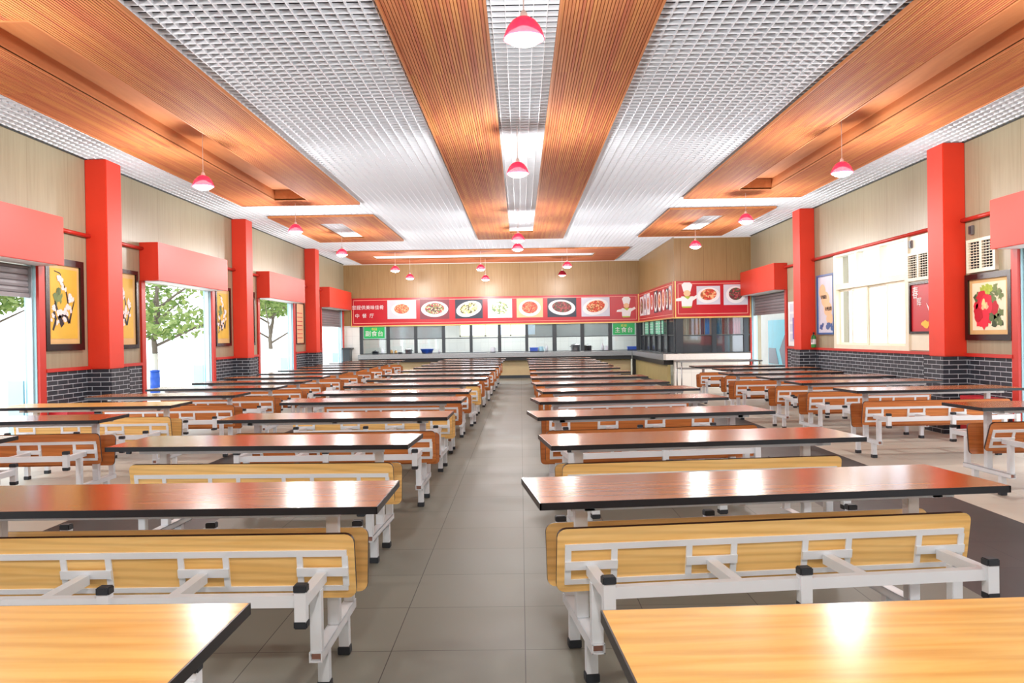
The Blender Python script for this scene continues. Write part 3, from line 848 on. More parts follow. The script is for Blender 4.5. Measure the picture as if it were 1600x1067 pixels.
lamps += [(-4.35, 5.9, 3.33, 'over the left tables, outside the view beside the camera'), (4.4, 5.8, 3.33, 'over the right tables, outside the view beside the camera'),
          (.07, .9, 3.33, 'added unseen over the aisle above the camera'), (-4.35, 1.0, 3.33, 'added unseen over the left tables beside the camera'), (4.4, 1.0, 3.33, 'added unseen over the right tables beside the camera'),  # this row and the next: unseen lamps added to light the foreground
          (.07, -3.7, 3.33, 'added unseen over the aisle behind the camera'), (-4.35, -3.7, 3.33, 'added unseen over the left tables behind the camera'), (4.4, -3.7, 3.33, 'added unseen over the right tables behind the camera')]
M['bulb_off'] = plain('unlit_bulb', (225, 215, 210), .3)
for i, (x, y, z, lb) in enumerate(lamps):
    o = lp if i == 0 else copy_tree(lp)
    o.location = (x, y, z); tag(o, 'red pendant lamp ' + lb if i != 15 else 'unlit red bell pendant lamp before the far wall right of the aisle', 'pendant lamp', 'red pendant lamps under the ceiling')
    top = H
    for rx0, rx1, ry0, ry1 in rects:
        if rx0 < x < rx1 and ry0 < y < ry1: top = H+.14
    for c in o.children:
        if c.name.startswith('cord'):
            c.scale = (1, 1, 1); c.location = (0, 0, 0)
            c.data = c.data.copy()
            for v in c.data.vertices:
                if v.co.z > .5: v.co.z = top-z
        if i == 15 and c.name.startswith('bulb'):
            c.data = c.data.copy(); c.data.materials[0] = M['bulb_off']
    if i != 15:
        li = bpy.data.lights.new('lamp_light', 'POINT'); li.energy = LAMP_W*(.55 if y > 23 else .85 if y > 13 else 1.05); li.color = (1, .985, .965); li.shadow_soft_size = .1
        lo = bpy.data.objects.new('lamp_light', li); SC.collection.objects.link(lo); lo.parent = o; lo.location = (0, 0, -.2)

# ------------------------------------------------------------------ tables
def rrect(w, h, r_, n=4):
    pts = []
    for cx, cz, a0 in ((w/2-r_, h/2-r_, 0), (-w/2+r_, h/2-r_, 90), (-w/2+r_, -h/2+r_, 180), (w/2-r_, -h/2+r_, 270)):
        for k in range(n+1):
            a = math.radians(a0+90*k/n); pts.append((cx+r_*math.cos(a), cz+r_*math.sin(a)))
    return pts
TL, TW = 1.9, .6
def hollow(mb, y0, y1, x0, x1, z0, z1, t_=.005):
    mb.box(x0, x1, y0, y1, z0, z0+t_).box(x0, x1, y0, y1, z1-t_, z1).box(x0, x0+t_, y0, y1, z0, z1).box(x1-t_, x1, y0, y1, z0, z1)
def swing(sgn, full, parent, seatmat, tilt=10, drop=0):
    """one folded seat: board, bracket on its underside, arms, cross bar, stop posts with caps; sgn=-1 is the near side"""
    S = sgn
    T = Matrix.Translation((0, -.19 if S < 0 else .085, .495 if S < 0 else .447)) @ Matrix.Rotation(math.radians(-S*tilt), 4, 'X')
    b_ = MB(); b_.prism(rrect(1.68, .27, .035), -.009, .009, 0, 1, mat=T)
    bo = b_.build('seat_board', [seatmat, 'bandf'], parent)
    k = MB(); d0, d1 = sorted((S*.009, S*.017))
    def bb(x0, x1, z0, z1): k.box(x0, x1, d0, d1, z0, z1, mat=T)
    bb(-.81, .81, .045, .07); bb(-.81, .81, -.1, -.08)
    for c in (-.71, -.235, .235, .71):
        for e in (-.1, .08): bb(c+e, c+e+.024, -.08, .045)
        d0, d1 = sorted((S*.0175, S*.026)); k.box(c-.1, c+.104, d0, d1, -.035, .0, mat=T); d0, d1 = sorted((S*.009, S*.017))
    k.build('seat_bracket', 'frame', bo)
    a = MB()
    for c in (-.71, -.235, .235, .71):
        y0, y1 = sorted((-.215 if S < 0 else .11, S*.492))
        a.box(c-.02, c+.02, y0, y1, .437, .476)
    y0, y1 = sorted((S*.49, S*.53)); a.box(-.73, .73, y0, y1, .435, .478)
    ao = a.build('swing_frame', 'frame', parent)
    for c in (-.71, 0, .71):
        y0, y1 = sorted((S*.505, S*.545))
        if full:
            MB().box(c-.021, c+.021, y0, y1, .385, .495).build('stop_post', 'frame', ao)
            for z0, z1 in ((.49, .52), (.362, .392)):
                MB().box(c-.024, c+.024, y0-.003, y1+.003, z0, z1).build('rubber_cap', 'rubber', ao, bevel=.004)
        else:
            st = MB(); st.box(c-.021, c+.021, y0, y1, .392, .49, 0); st.box(c-.024, c+.024, y0-.003, y1+.003, .49, .52, 1); st.box(c-.024, c+.024, y0-.003, y1+.003, .362, .392, 1)
            st.build('stop_post', ['frame', 'rubber'], ao)
def make_table(full, topmat, seatmat, tilt=(10, 8), drop=0):
    root = empty('canteen_table')
    t_ = MB().box(-TL/2+.004, TL/2-.004, -TW/2+.004, TW/2-.004, .723, .75).build('tabletop', topmat, root)
    e = MB(); e.box(-TL/2, TL/2, -TW/2, -TW/2+.006, .721, .7495).box(-TL/2, TL/2, TW/2-.006, TW/2, .721, .7495).box(-TL/2, -TL/2+.006, -TW/2, TW/2, .721, .7495).box(TL/2-.006, TL/2, -TW/2, TW/2, .721, .7495)
    e.build('edge_band', 'band', t_)
    fr = MB(); fr.box(-.78, .78, -.2, -.17, .692, .722).box(-.78, .78, .17, .2, .692, .722)
    for c in (-.71, .71): fr.box(c-.02, c+.02, -.2, .2, .69, .722)
    fr.box(-.02, .02, -.2, .2, .7, .722)
    fr.build('top_frame', 'frame', root)
    for c in (-.71, .71): MB().box(c-.025, c+.025, -.025, .025, .2, .692).build('post', 'frame', root, bevel=.003)
    if full:
        for c in (-.71, .71):
            mb = MB(); hollow(mb, -.335, .335, c-.025, c+.025, .16, .2)
            mb.box(c-.02, c+.02, -.31, .31, .165, .195, 1)
            mb.build('base_beam', ['frame', 'rust'], root)
            for sy in (-.19, .19):
                lg = MB().box(c-.022, c+.022, sy-.022, sy+.022, .03, .162).build('leg', 'frame', root)
                MB().box(c-.027, c+.027, sy-.027, sy+.027, 0, .036).build('rubber_foot', 'rubber', lg, bevel=.003)
            for sy in (-.305, .305):
                MB().box(c-.022, c+.022, sy-.022, sy+.022, .198, .437).build('pivot_post', 'frame', root, bevel=.003)
    else:
        for c in (-.71, .71):
            mb = MB().box(c-.025, c+.025, -.335, .335, .16, .2)
            for sy in (-.305, .305): mb.box(c-.022, c+.022, sy-.022, sy+.022, .198, .437)
            mb.build('base_beam', 'frame', root)
            for sy in (-.19, .19):
                MB().box(c-.022, c+.022, sy-.022, sy+.022, .034, .162, 0).box(c-.027, c+.027, sy-.027, sy+.027, 0, .036, 1).build('leg', ['frame', 'rubber'], root)
    swing(-1, full, root, seatmat, tilt[0], drop); swing(1, full, root, seatmat, tilt[1], drop)
    return root
PROTO = {}
def place(kind, xl, yl, xr, yr, ang, label, group):
    """front edge from (xl,yl) to (xr,yr); ang = rotation actually used about the middle of that edge"""
    if kind not in PROTO:
        full, tm, sm = kind[0] == 'F', 'top_y' if kind[1] == 'y' else 'top', 'seat_y' if kind[2] == 'y' else 'seat_o'
        o = make_table(full, tm, sm, (22, 6) if kind.endswith('t') else (10, 8)); PROTO[kind] = o
    else: o = copy_tree(PROTO[kind])
    Lr = math.hypot(xr-xl, yr-yl)
    cx, cyy = (xl+xr)/2, (yl+yr)/2
    o.location = (cx-math.sin(ang)*TW/2, cyy+math.cos(ang)*TW/2, 0); o.rotation_euler = (0, 0, ang)
    o.scale = (Lr/TL, 1, 1)
    tag(o, label, 'table', group)
    return o
SEATED = 'folding-seat canteen table with white steel frame'
A = [('Fyy', -2.58, 1.47, -.68, 1.47, 0), ('Foy', -2.47, 3.25, -.565, 3.22, 0), ('Foy', -2.6, 5.2, -.7, 5.1, -.04), ('Foo', -2.51, 6.86, -.61, 6.86, -.01),
     ('Foy', -2.52, 8.7, -.62, 8.62, -.03), ('Foo', -2.49, 10.0, -.63, 10.0, 0), ('Soo', -2.48, 11.63, -.61, 11.62, 0), ('Soy', -2.44, 13.2, -.56, 13.03, -.06),
     ('Soo', -2.49, 14.92, -.57, 14.83, -.04), ('Soo', -2.4, 16.65, -.52, 16.7, 0), ('Soo', -2.35, 18.25, -.48, 18.3, .02), ('Soo', -2.37, 19.9, -.48, 20.0, .02),
     ('Soo', -2.34, 21.4, -.46, 21.5, .02), ('Soo', -2.3, 23.0, -.45, 23.1, .02), ('Soo', -2.3, 24.7, -.45, 24.7, 0)]
Cc = [('Fyy', .18, 1.38, 2.15, 1.5, .06), ('Foy', .03, 3.25, 2.02, 3.5, .12), ('Foy', .14, 4.92, 2.11, 5.2, .11), ('Foo', .1, 6.66, 2.1, 7.05, .14),
      ('Foo', .15, 8.24, 2.1, 8.6, .14), ('Foo', .22, 9.77, 2.13, 10.05, .12), ('Soo', .17, 11.3, 2.03, 11.55, .1), ('Soo', .13, 13.05, 1.98, 13.1, .03),
      ('Soo', .13, 14.95, 1.95, 14.9, 0), ('Soo', .14, 16.8, 1.98, 16.75, 0), ('Soo', .14, 18.2, 2.0, 18.15, 0), ('Soo', .14, 19.7, 2.04, 19.7, 0),
      ('Soo', .14, 21.05, 2.02, 21.0, 0), ('Soo', .14, 22.5, 2.03, 22.4, 0), ('Soo', .14, 24.4, 2.05, 24.35, 0)]
Dd = [('Foot', 3.82, 6.98, 5.68, 7.1, .06), ('Foo', 3.66, 9.17, 5.55, 9.3, .06), ('Foo', 3.58, 10.72, 5.43, 10.85, .06), ('Foo', 3.58, 12.07, 5.43, 12.18, .06),
      ('Soo', 3.34, 13.45, 5.21, 13.6, .06), ('Soo', 3.62, 15.22, 5.45, 15.3, .04), ('Soo', 3.46, 16.68, 5.25, 16.7, 0)]
Bb = [('Foo', -5.35, 5.25, -3.5, 5.35, .03), ('Foo', -5.38, 6.95, -3.5, 7.05, .04), ('Fyy', -5.35, 8.5, -3.52, 8.52, .02), ('Foo', -5.18, 10.0, -3.37, 10.0, 0),
      ('Foo', -5.12, 11.52, -3.32, 11.48, 0), ('Foo', -5.08, 13.0, -3.34, 13.05, 0), ('Soo', -5.15, 14.6, -3.4, 14.56, 0), ('Soo', -5.1, 16.3, -3.44, 16.3, 0),
      ('Soo', -5.15, 17.9, -3.4, 17.9, 0), ('Soo', -5.15, 19.5, -3.4, 19.5, 0), ('Soo', -5.15, 21.1, -3.4, 21.1, 0), ('Soo', -5.15, 22.7, -3.4, 22.7, 0), ('Soo', -5.15, 24.4, -3.4, 24.4, 0)]
for rows, nm, grp in ((A, 'row left of the aisle', 'canteen tables left of the aisle'), (Cc, 'row right of the aisle', 'canteen tables right of the aisle'),
                      (Dd, 'row by the right wall', 'canteen tables along the right wall'), (Bb, 'row by the left wall', 'canteen tables along the left wall')):
    for i, (k, *a) in enumerate(rows):
        d = ('yellow' if k[1] == 'y' else 'brown')+' topped folding-seat canteen table'
        pos = (ORD[i]+' from the camera in the '+nm) if i < len(rows)-1 else 'farthest from the camera in the '+nm
        o = place(k, *a, d+', '+pos, grp)
        if rows is Cc:
            for c in o.children:
                if c.name.startswith('tabletop'): c.location.x = .02; c.scale.x = .985
        if rows is Bb:
            for c in o.children:
                if c.name.startswith('tabletop'): c.location.x = -.07

# stainless side table before the white counter
st = tag(empty('steel_table', (4.5, 19.2, 0)), 'grey stainless steel table with thin legs before the white kitchen counter', 'table')
MB().box(-.93, .93, -.33, .33, .76, .79).build('tabletop', 'steel', st, bevel=.004)
for sx in (-.88, .88):
    for sy in (-.28, .28): MB().tube([(sx, sy, 0), (sx, sy, .76)], .014, 8).build('leg', 'steel', st, smooth=True)
MB().box(-.88, .88, -.29, -.27, .6, .62).box(-.88, .88, .27, .29, .6, .62).box(-.89, -.87, -.28, .28, .6, .62).box(.87, .89, -.28, .28, .6, .62).build('rail', 'steel', st)

# ------------------------------------------------------------------ serving counter along the far wall
def grid_window(num, pts_axis, fixed, a0, a1, posts, z0, z1, zm, pane_up, pane_lo, flip=False):
    root = empty('window_%d' % num, (0, 0, 0)); root['kind'] = 'structure'
    def bx(mb, p, q, d0, d1, za, zb):
        if pts_axis == 'x': mb.box(p, q, fixed+d0, fixed+d1, za, zb)
        else: mb.box(fixed+d0, fixed+d1, p, q, za, zb)
    fm = MB()
    for p, hw in posts: bx(fm, p-hw, p+hw, 0, .08, z0, z1)
    bx(fm, a0, a1, .01, .07, z1-.035, z1); bx(fm, a0, a1, .02, .06, zm-.013, zm+.013); bx(fm, a0, a1, .01, .07, z0, z0+.02)
    fm.build('window_frame', 'window_frame', root)
    for i in range(len(posts)-1):
        p = posts[i][0]+posts[i][1]; q = posts[i+1][0]-posts[i+1][1]
        g_ = MB(); bx(g_, p, q, .034, .038, zm+.013, z1-.035); g_.build('upper_pane', pane_up[i % len(pane_up)], root)
        g_ = MB(); bx(g_, p, q, .05, .054, z0+.02, zm-.013); g_.build('lower_pane', pane_lo[i % len(pane_lo)], root)
    return root
posts = [(PX(p, YF), hw) for p, hw in ((564, .055), (606, .06), (649.5, .055), (693, .055), (736, .05), (780.5, .055), (823, .05), (866.5, .07), (910, .065), (953.5, .065), (993, .07))]
posts[-1] = (3.97, .06)
grid_window(2, 'x', YF, posts[0][0], 4.0, posts, .88, 1.84, 1.375, ['glass', 'frost', 'frost', 'winglass', 'winglass', 'winglass', 'frost', 'frost', 'frost', 'glass'], ['winglass'])
tag(MB().box(XL, posts[0][0]-.05, YF, YF+.12, 0, 1.84).build('wall_counter_end', 'tile'), kind='structure')
cn = tag(empty('serving_counter', (-1, 28.2, 0)), 'long grey stone serving counter under the far kitchen windows', 'counter')
MB().box(-4.43, 4.7, -.32, .5, .72, .87).build('worktop', 'granite', cn, bevel=.006)
MB().box(-4.43, 4.7, -.24, .1, .6, .72).build('shadow_board', 'black', cn)  # black board standing in for the shade under the worktop
MB().box(-4.43, 4.7, .04, .12, .1, .6).build('front_panel', 'cream_base', cn)
MB().box(-4.43, 4.7, .03, .12, 0, .1).build('plinth', 'window_frame', cn)
cn2 = tag(empty('serving_counter', (4.03, 25, 0)), 'grey stone serving counter along the side of the kitchen', 'counter')
MB().box(-.32, .3, -3.1, 3.7, .72, .87).build('worktop', 'granite', cn2, bevel=.006)
MB().box(-.29, .1, -3.05, 3.2, .6, .72).build('shadow_board', 'black', cn2)  # shade below the side worktop, built as a black board
MB().box(-.2, -.12, -3.05, 3.2, .1, .6).build('front_panel', 'olive_base', cn2)
MB().box(-.21, -.12, -3.05, 3.2, 0, .1).build('plinth', 'window_frame', cn2)
MB().box(-.3, -.2, 2.95, 3.1, 0, .6).build('corner_post', 'black', cn2)
cn3 = tag(empty('serving_counter', (4.95, 21.6, 0)), 'white stone serving counter before the near face of the kitchen', 'counter')
MB().box(-1.24, .93, -.12, .28, .74, .89).build('worktop', 'white_stone', cn3, bevel=.006)
MB().box(-.98, .95, .1, .28, 0, .74).build('front_panel', 'white_tile_base', cn3)
pl = [(y, .035) for y in (22.05, 23.1, 24.15, 25.2, 26.25, 27.3, 28.25)]
grid_window(3, 'y', 4.03, 22.05, 28.25, pl, .88, 1.84, 1.375, ['darkglass', 'darkglass', 'glass'], ['darkglass'])
pf = [(PX(p, 21.9), hw) for p, hw in ((1061.5, .09), (1115.5, .055), (1165, .06))]
grid_window(4, 'x', 21.9, 4.05, XR-.02, pf, .9, 1.84, 1.36, ['winglass'], ['darkglass'])
# little dark ledge on a pillar at the left end of the counter
lg = tag(empty('stone_ledge', (-5.8, 28.0, 0)), 'dark stone ledge on a short pillar at the left end of the counter', 'ledge')
MB().box(-.12, .1, -.15, .25, 0, 1.06).build('pillar', 'window_frame', lg); MB().box(-.15, .16, -.18, .28, 1.06, 1.11).build('slab', 'black', lg)

# kitchen beyond the glass
tag(MB().box(XL-.2, XR+.2, 31.6, 31.75, 0, 1.42).box(XL-.2, -2.3, 31.6, 31.75, 1.42, 2.3).box(.6, XR+.2, 31.6, 31.75, 1.42, 2.3).box(XL-.2, XR+.2, 31.6, 31.75, 2.3, HT).build('wall_kitchen_rear', 'tile'), kind='structure')
tag(MB().box(XL, XR, YF+.15, 31.6, 2.7, 2.8).box(4.18, XR, 22.05, YF+.15, 2.7, 2.8).build('ceiling_kitchen', 'white'), kind='structure')
root = empty('window_5', (-.85, 31.6, 1.42)); root['kind'] = 'structure'
fm = MB().box(-1.45, 1.45, 0, .06, 0, .05).box(-1.45, 1.45, 0, .06, .83, .88)
for c in (-1.45, -.5, .45, 1.4): fm.box(c, c+.05, 0, .06, 0, .88)
fm.build('window_frame', 'win_frame', root); MB().box(-1.4, 1.4, .03, .034, .05, .83).build('glass_pane', 'winglass', root)
for i, (x, y) in enumerate(((-3.9, 30), (-.6, 30), (2.6, 30), (5.1, 25.0))):
    t_ = tag(empty('tube_light', (x, y, 2.66)), ['white tube light on the kitchen ceiling at far left', 'white tube light on the kitchen ceiling behind the aisle end', 'white tube light on the kitchen ceiling right of the aisle end', 'white tube light on the kitchen ceiling behind the side counter'][i], 'tube light')
    MB().box(-.62, .62, -.04, .04, .005, .04).build('housing', 'white', t_); MB().tube([(-.6, 0, -.015), (.6, 0, -.015)], .016, 8).build('tube', 'tube', t_, smooth=True)
    li = bpy.data.lights.new('tube_area', 'AREA'); li.shape = 'RECTANGLE'; li.size = 1.2; li.size_y = .05; li.energy = 85 if i < 3 else 26; li.color = (.95, 1, .98)
    lo = bpy.data.objects.new('tube_area', li); SC.collection.objects.link(lo); lo.parent = t_; lo.location = (0, 0, -.05)
kc = tag(empty('kitchen_cabinet', (-1, 31.2, 0)), 'long white tiled work bench against the kitchen rear wall', 'work bench')
MB().box(-4.8, 6.9, -.3, .38, 0, .8).build('body', 'white_tile_base', kc); MB().box(-4.85, 6.95, -.34, .39, .8, .85).build('worktop', 'steel', kc)
cr = tag(empty('hanging_rail', (5.0, 22.122, 1.835)), 'thin steel rail holding the painted reflection strips behind the near kitchen panes', 'rail')
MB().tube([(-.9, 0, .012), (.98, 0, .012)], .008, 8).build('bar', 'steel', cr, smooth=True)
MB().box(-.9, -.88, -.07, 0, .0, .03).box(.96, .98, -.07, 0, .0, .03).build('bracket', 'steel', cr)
# coloured strips painting the reflections in the near kitchen's upper panes
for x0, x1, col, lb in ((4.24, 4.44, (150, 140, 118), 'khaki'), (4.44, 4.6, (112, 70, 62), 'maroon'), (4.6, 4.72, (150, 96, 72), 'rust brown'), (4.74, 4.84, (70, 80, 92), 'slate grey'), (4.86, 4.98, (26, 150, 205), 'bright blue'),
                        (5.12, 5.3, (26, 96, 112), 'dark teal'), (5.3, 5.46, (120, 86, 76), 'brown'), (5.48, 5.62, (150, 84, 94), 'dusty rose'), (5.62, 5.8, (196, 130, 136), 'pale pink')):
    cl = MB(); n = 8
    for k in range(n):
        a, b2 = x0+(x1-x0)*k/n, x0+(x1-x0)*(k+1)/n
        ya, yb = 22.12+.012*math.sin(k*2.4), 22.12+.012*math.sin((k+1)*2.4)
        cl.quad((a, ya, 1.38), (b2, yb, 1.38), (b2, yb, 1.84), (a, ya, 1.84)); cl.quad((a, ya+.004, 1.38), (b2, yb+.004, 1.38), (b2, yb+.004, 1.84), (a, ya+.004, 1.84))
    tag(cl.build('reflection_strip', plain('reflection_'+lb.replace(' ', '_'), col, .8)), lb+' painted reflection strip behind the near kitchen pane', 'cloth', 'painted reflections behind the near kitchen panes')

# ------------------------------------------------------------------ banners
foods = [food('dish_orange', [(214, 120, 80), (196, 92, 66), (232, 170, 120), (180, 70, 50)], 30), food('dish_mixed', [(90, 60, 60), (180, 60, 60), (120, 140, 80), (220, 190, 160)], 26),
         food('dish_pale', [(214, 216, 160), (190, 196, 120), (90, 84, 60), (226, 226, 190)], 22), food('dish_green', [(170, 196, 130), (216, 226, 190), (110, 140, 90), (226, 226, 210)], 22),
         food('dish_red', [(196, 70, 60), (214, 110, 80), (170, 50, 50), (226, 150, 110)], 40), food('dish_dark', [(130, 50, 56), (96, 36, 44), (170, 80, 80), (70, 90, 60)], 30),
         food('dish_fry', [(196, 50, 36), (214, 100, 60), (230, 180, 130), (150, 90, 40)], 24)]
def ell(mb, fn, a, b_, ra, rb, d, th=.004, rot=0, n=26, mi=0):
    pts = []
    for k in range(n):
        t_ = 2*PI*k/n; x, z = ra*math.cos(t_), rb*math.sin(t_)
        pts.append((a+x*math.cos(rot)-z*math.sin(rot), b_+x*math.sin(rot)+z*math.cos(rot)))
    n0 = len(mb.v); mb.v += [fn(p, q, d) for p, q in pts]+[fn(p, q, d+th) for p, q in pts]
    mb.f.append(tuple(range(n0, n0+n))); mb.mi.append(mi); mb.f.append(tuple(range(n0+2*n-1, n0+n-1, -1))); mb.mi.append(mi)
    for i in range(n): j = (i+1) % n; mb.f.append((n0+i, n0+n+i, n0+n+j, n0+j)); mb.mi.append(mi)
def prect(mb, fn, a0, a1, b0, b1, d, th=.004, mi=0):
    pts = [(a0, b0), (a1, b0), (a1, b1), (a0, b1)]
    n0 = len(mb.v); mb.v += [fn(p, q, d) for p, q in pts]+[fn(p, q, d+th) for p, q in pts]; n = 4
    mb.f.append(tuple(range(n0, n0+n))); mb.mi.append(mi); mb.f.append(tuple(range(n0+2*n-1, n0+n-1, -1))); mb.mi.append(mi)
    for i in range(n): j = (i+1) % n; mb.f.append((n0+i, n0+n+i, n0+n+j, n0+j)); mb.mi.append(mi)
def ppoly(mb, fn, pts, d, th=.004, mi=0):
    n = len(pts); n0 = len(mb.v); mb.v += [fn(p, q, d) for p, q in pts]+[fn(p, q, d+th) for p, q in pts]
    mb.f.append(tuple(range(n0, n0+n))); mb.mi.append(mi); mb.f.append(tuple(range(n0+2*n-1, n0+n-1, -1))); mb.mi.append(mi)
    for i in range(n): j = (i+1) % n; mb.f.append((n0+i, n0+n+i, n0+n+j, n0+j)); mb.mi.append(mi)
def banner(fn, w_, h_, label, dishes, chef=None):
    """fn(a, b, d): a along the banner 0..w_, b up 0..h_, d out of the wall"""
    root = tag(empty('menu_banner', (0, 0, 0)), label, 'banner')
    mb = MB(); prect(mb, fn, 0, w_, 0, h_, .002, .03); mb.build('red_board', 'banner', root)
    g_ = MB(); prect(g_, fn, 0, w_, -.03, .008, .002, .045); prect(g_, fn, 0, .03, 0, h_, .03, .01); prect(g_, fn, w_-.03, w_, 0, h_, .03, .01)
    g_.build('gold_trim', 'gold', root)
    k = MB()
    prect(k, fn, .08, w_-.08, .075, .09, .033); prect(k, fn, .08, w_-.08, h_-.08, h_-.065, .033); prect(k, fn, .08, .095, .075, h_-.065, .033); prect(k, fn, w_-.095, w_-.08, .075, h_-.065, .033)
    k.build('border_line', 'pinkline', root)
    for (a0, a1, b0, b1, bgm, pm, fi, ra, rb, rot) in dishes:
        ca, cb = (a0+a1)/2, (b0+b1)/2; W, Hh = a1-a0, b1-b0
        p = MB(); prect(p, fn, a0, a1, b0, b1, .034, .006)
        po = p.build('dish_photo', bgm, root)
        pp = MB(); ell(pp, fn, ca, cb, ra*W, rb*Hh, .041, .003, rot); pp.build('plate', pm, po)
        ff = MB(); ell(ff, fn, ca, cb+.02, ra*W*.72, rb*Hh*.72, .045, .003, rot); ff.build('food', foods[fi], po)
    if chef:
        c0, c1, sc = chef
        q = MB()
        ppoly(q, fn, [(c0-.09*sc, c1+.42*sc), (c0+.09*sc, c1+.42*sc), (c0+.14*sc, c1+.6*sc), (c0+.08*sc, c1+.66*sc), (c0-.08*sc, c1+.66*sc), (c0-.14*sc, c1+.6*sc)], .034)
        ppoly(q, fn, [(c0-.14*sc, c1+.04*sc), (c0+.12*sc, c1+.04*sc), (c0+.17*sc, c1+.3*sc), (c0-.15*sc, c1+.3*sc)], .034)
        ppoly(q, fn, [(c0+.12*sc, c1+.26*sc), (c0+.26*sc, c1+.34*sc), (c0+.3*sc, c1+.28*sc), (c0+.14*sc, c1+.18*sc)], .035)
        ppoly(q, fn, [(c0-.12*sc, c1+.28*sc), (c0-.3*sc, c1+.24*sc), (c0-.32*sc, c1+.18*sc), (c0-.13*sc, c1+.18*sc)], .035)
        co = q.build('printed_chef', 'white', root)
        q = MB(); ell(q, fn, c0, c1+.38*sc, .09*sc, .08*sc, .039); q.build('chef_face', 'poster_peach', co)
        q = MB(); ppoly(q, fn, [(c0-.09*sc, c1+.3*sc), (c0+.1*sc, c1+.3*sc), (c0+.02*sc, c1+.22*sc)], .04)
        ppoly(q, fn, [(c0-.12*sc, c1), (c0+.1*sc, c1), (c0+.12*sc, c1+.04*sc), (c0-.14*sc, c1+.04*sc)], .04); q.build('chef_trim', 'leaf_light', co)
    return root
bx0, bz0 = -5.72, 1.84
fnB = lambda a, b_, d: (bx0+a, YF-d, bz0+b_)
XW = 4.0-bx0
def bp(px): return PX(px, YF)-bx0
D7 = [(606, 651, .22, .85, 'photo_white', 'white', 0, .36, .36, 0), (657, 703, .2, .86, 'navy2', 'white', 1, .46, .4, 0), (712, 755, .2, .84, 'navy', 'white', 2, .47, .4, .25),
      (763, 801, .2, .84, 'photo_white', 'white', 3, .48, .46, -.2), (808, 849, .2, .84, 'poster_peach', 'white', 4, .42, .44, 0), (856, 901, .2, .84, 'navy', 'white', 5, .47, .4, -.1), (909, 953, .2, .84, 'poster_pale', 'white', 6, .46, .42, .2)]
M['navy2'] = plain('dark_plum_print', (120, 50, 62), .4)
bn = banner(fnB, XW, .93, 'long red menu banner with seven dish photos above the far windows', [(bp(a), bp(b_), c, d, *k) for a, b_, c, d, *k in D7], (bp(979), .15, 1.05))
text_mesh('为您提供美味佳肴', .155, 'banner_text', 'white', bn, face_mat('-y', YF-.04, PX(572, YF), PZ(572, 481, YF)))
text_mesh('中 餐 厅', .155, 'banner_text', 'white', bn, face_mat('-y', YF-.04, PX(570, YF), PZ(570, 494, YF)), spacing=1.3)
fnS = lambda a, b_, d: (4.03-d, 28.25-a, 1.84+b_)
LS = 28.25-21.9
banner(fnS, LS, .94, 'red menu banner of crowded dish photos on the side of the kitchen', [(.35, 1.1, .18, .8, 'white', 'navy2', 1, .4, .4, 0), (1.2, 1.75, .18, .84, 'poster_pale', 'white', 5, .4, .4, 0), (1.85, 2.4, .18, .84, 'white', 'poster_pale', 0, .4, .4, 0), (2.6, 3.1, .28, .78, 'poster_red', 'white', 4, .46, .46, 0),
        (3.25, 3.85, .2, .84, 'navy', 'white', 5, .46, .46, 0), (3.95, 4.55, .2, .8, 'navy2', 'white', 6, .46, .46, 0), (4.65, 5.15, .2, .84, 'poster_red', 'white', 0, .47, .46, 0), (5.25, 5.65, .24, .8, 'navy', 'white', 1, .46, .46, 0), (5.75, 6.15, .2, .84, 'poster_pale', 'white', 6, .46, .46, 0)])
fnF = lambda a, b_, d: (4.03+a, 21.9-d, 1.84+b_)
banner(fnF, 1.98, .94, 'red menu banner with a chef figure and two dishes on the near kitchen face', [(.57, 1.18, .32, .8, 'poster_pale', 'white', 6, .48, .42, .12), (1.27, 1.9, .3, .83, 'poster_pale', 'white', 5, .4, .42, 0)], (.32, .24, 1.0))

# green menu signs hung in the panes
def sign(x0, x1, z0, z1, y, label, mat, t1, t2):
    root = tag(empty('menu_sign', ((x0+x1)/2, y, z0)), label, 'sign')
    w2 = (x1-x0)/2
    MB().box(-w2, w2, 0, .015, 0, z1-z0).build('board', mat, root); 
    MB().box(-w2-.015, w2+.015, .005, .02, -.015, z1-z0+.015).build('edge', 'green_pale', root)
    text_mesh(t1, .1, 'sign_text', 'yellow_print', root, face_mat('-y', -.003, 0, (z1-z0)*.8))
    text_mesh(t2, .2, 'sign_text', 'white', root, face_mat('-y', -.003, 0, (z1-z0)*.38), spacing=1.1)
    return root
sign(posts[0][0]+.1, posts[1][0]-.12, 1.42, 1.79, YF+.01, 'green menu sign in the leftmost upper kitchen pane', 'green_print', '今日', '副食台')
sign(posts[9][0]+.1, posts[10][0]-.12, 1.42, 1.79, YF+.01, 'green menu sign in the rightmost upper pane of the far windows', 'green_print', '欢迎', '主食台')
for i, yv in enumerate((27.0, 26.0, 25.0, 24.2)):
    root = tag(empty('menu_sign', (4.05, yv, 1.41)), 'pale green sheet in the side kitchen pane, '+['farthest', 'second farthest', 'third farthest', 'nearest']  [i]+' of four', 'sign', 'pale green sheets in the side kitchen panes')
    MB().box(0, .012, -.4, .4, 0, .39).build('board', 'green_pale', root); 
    q = MB()
    for k in range(4): q.box(-.003, 0, -.3, .3, .06+k*.08, .08+k*.08)
    q.build('printed_line', 'white', root)

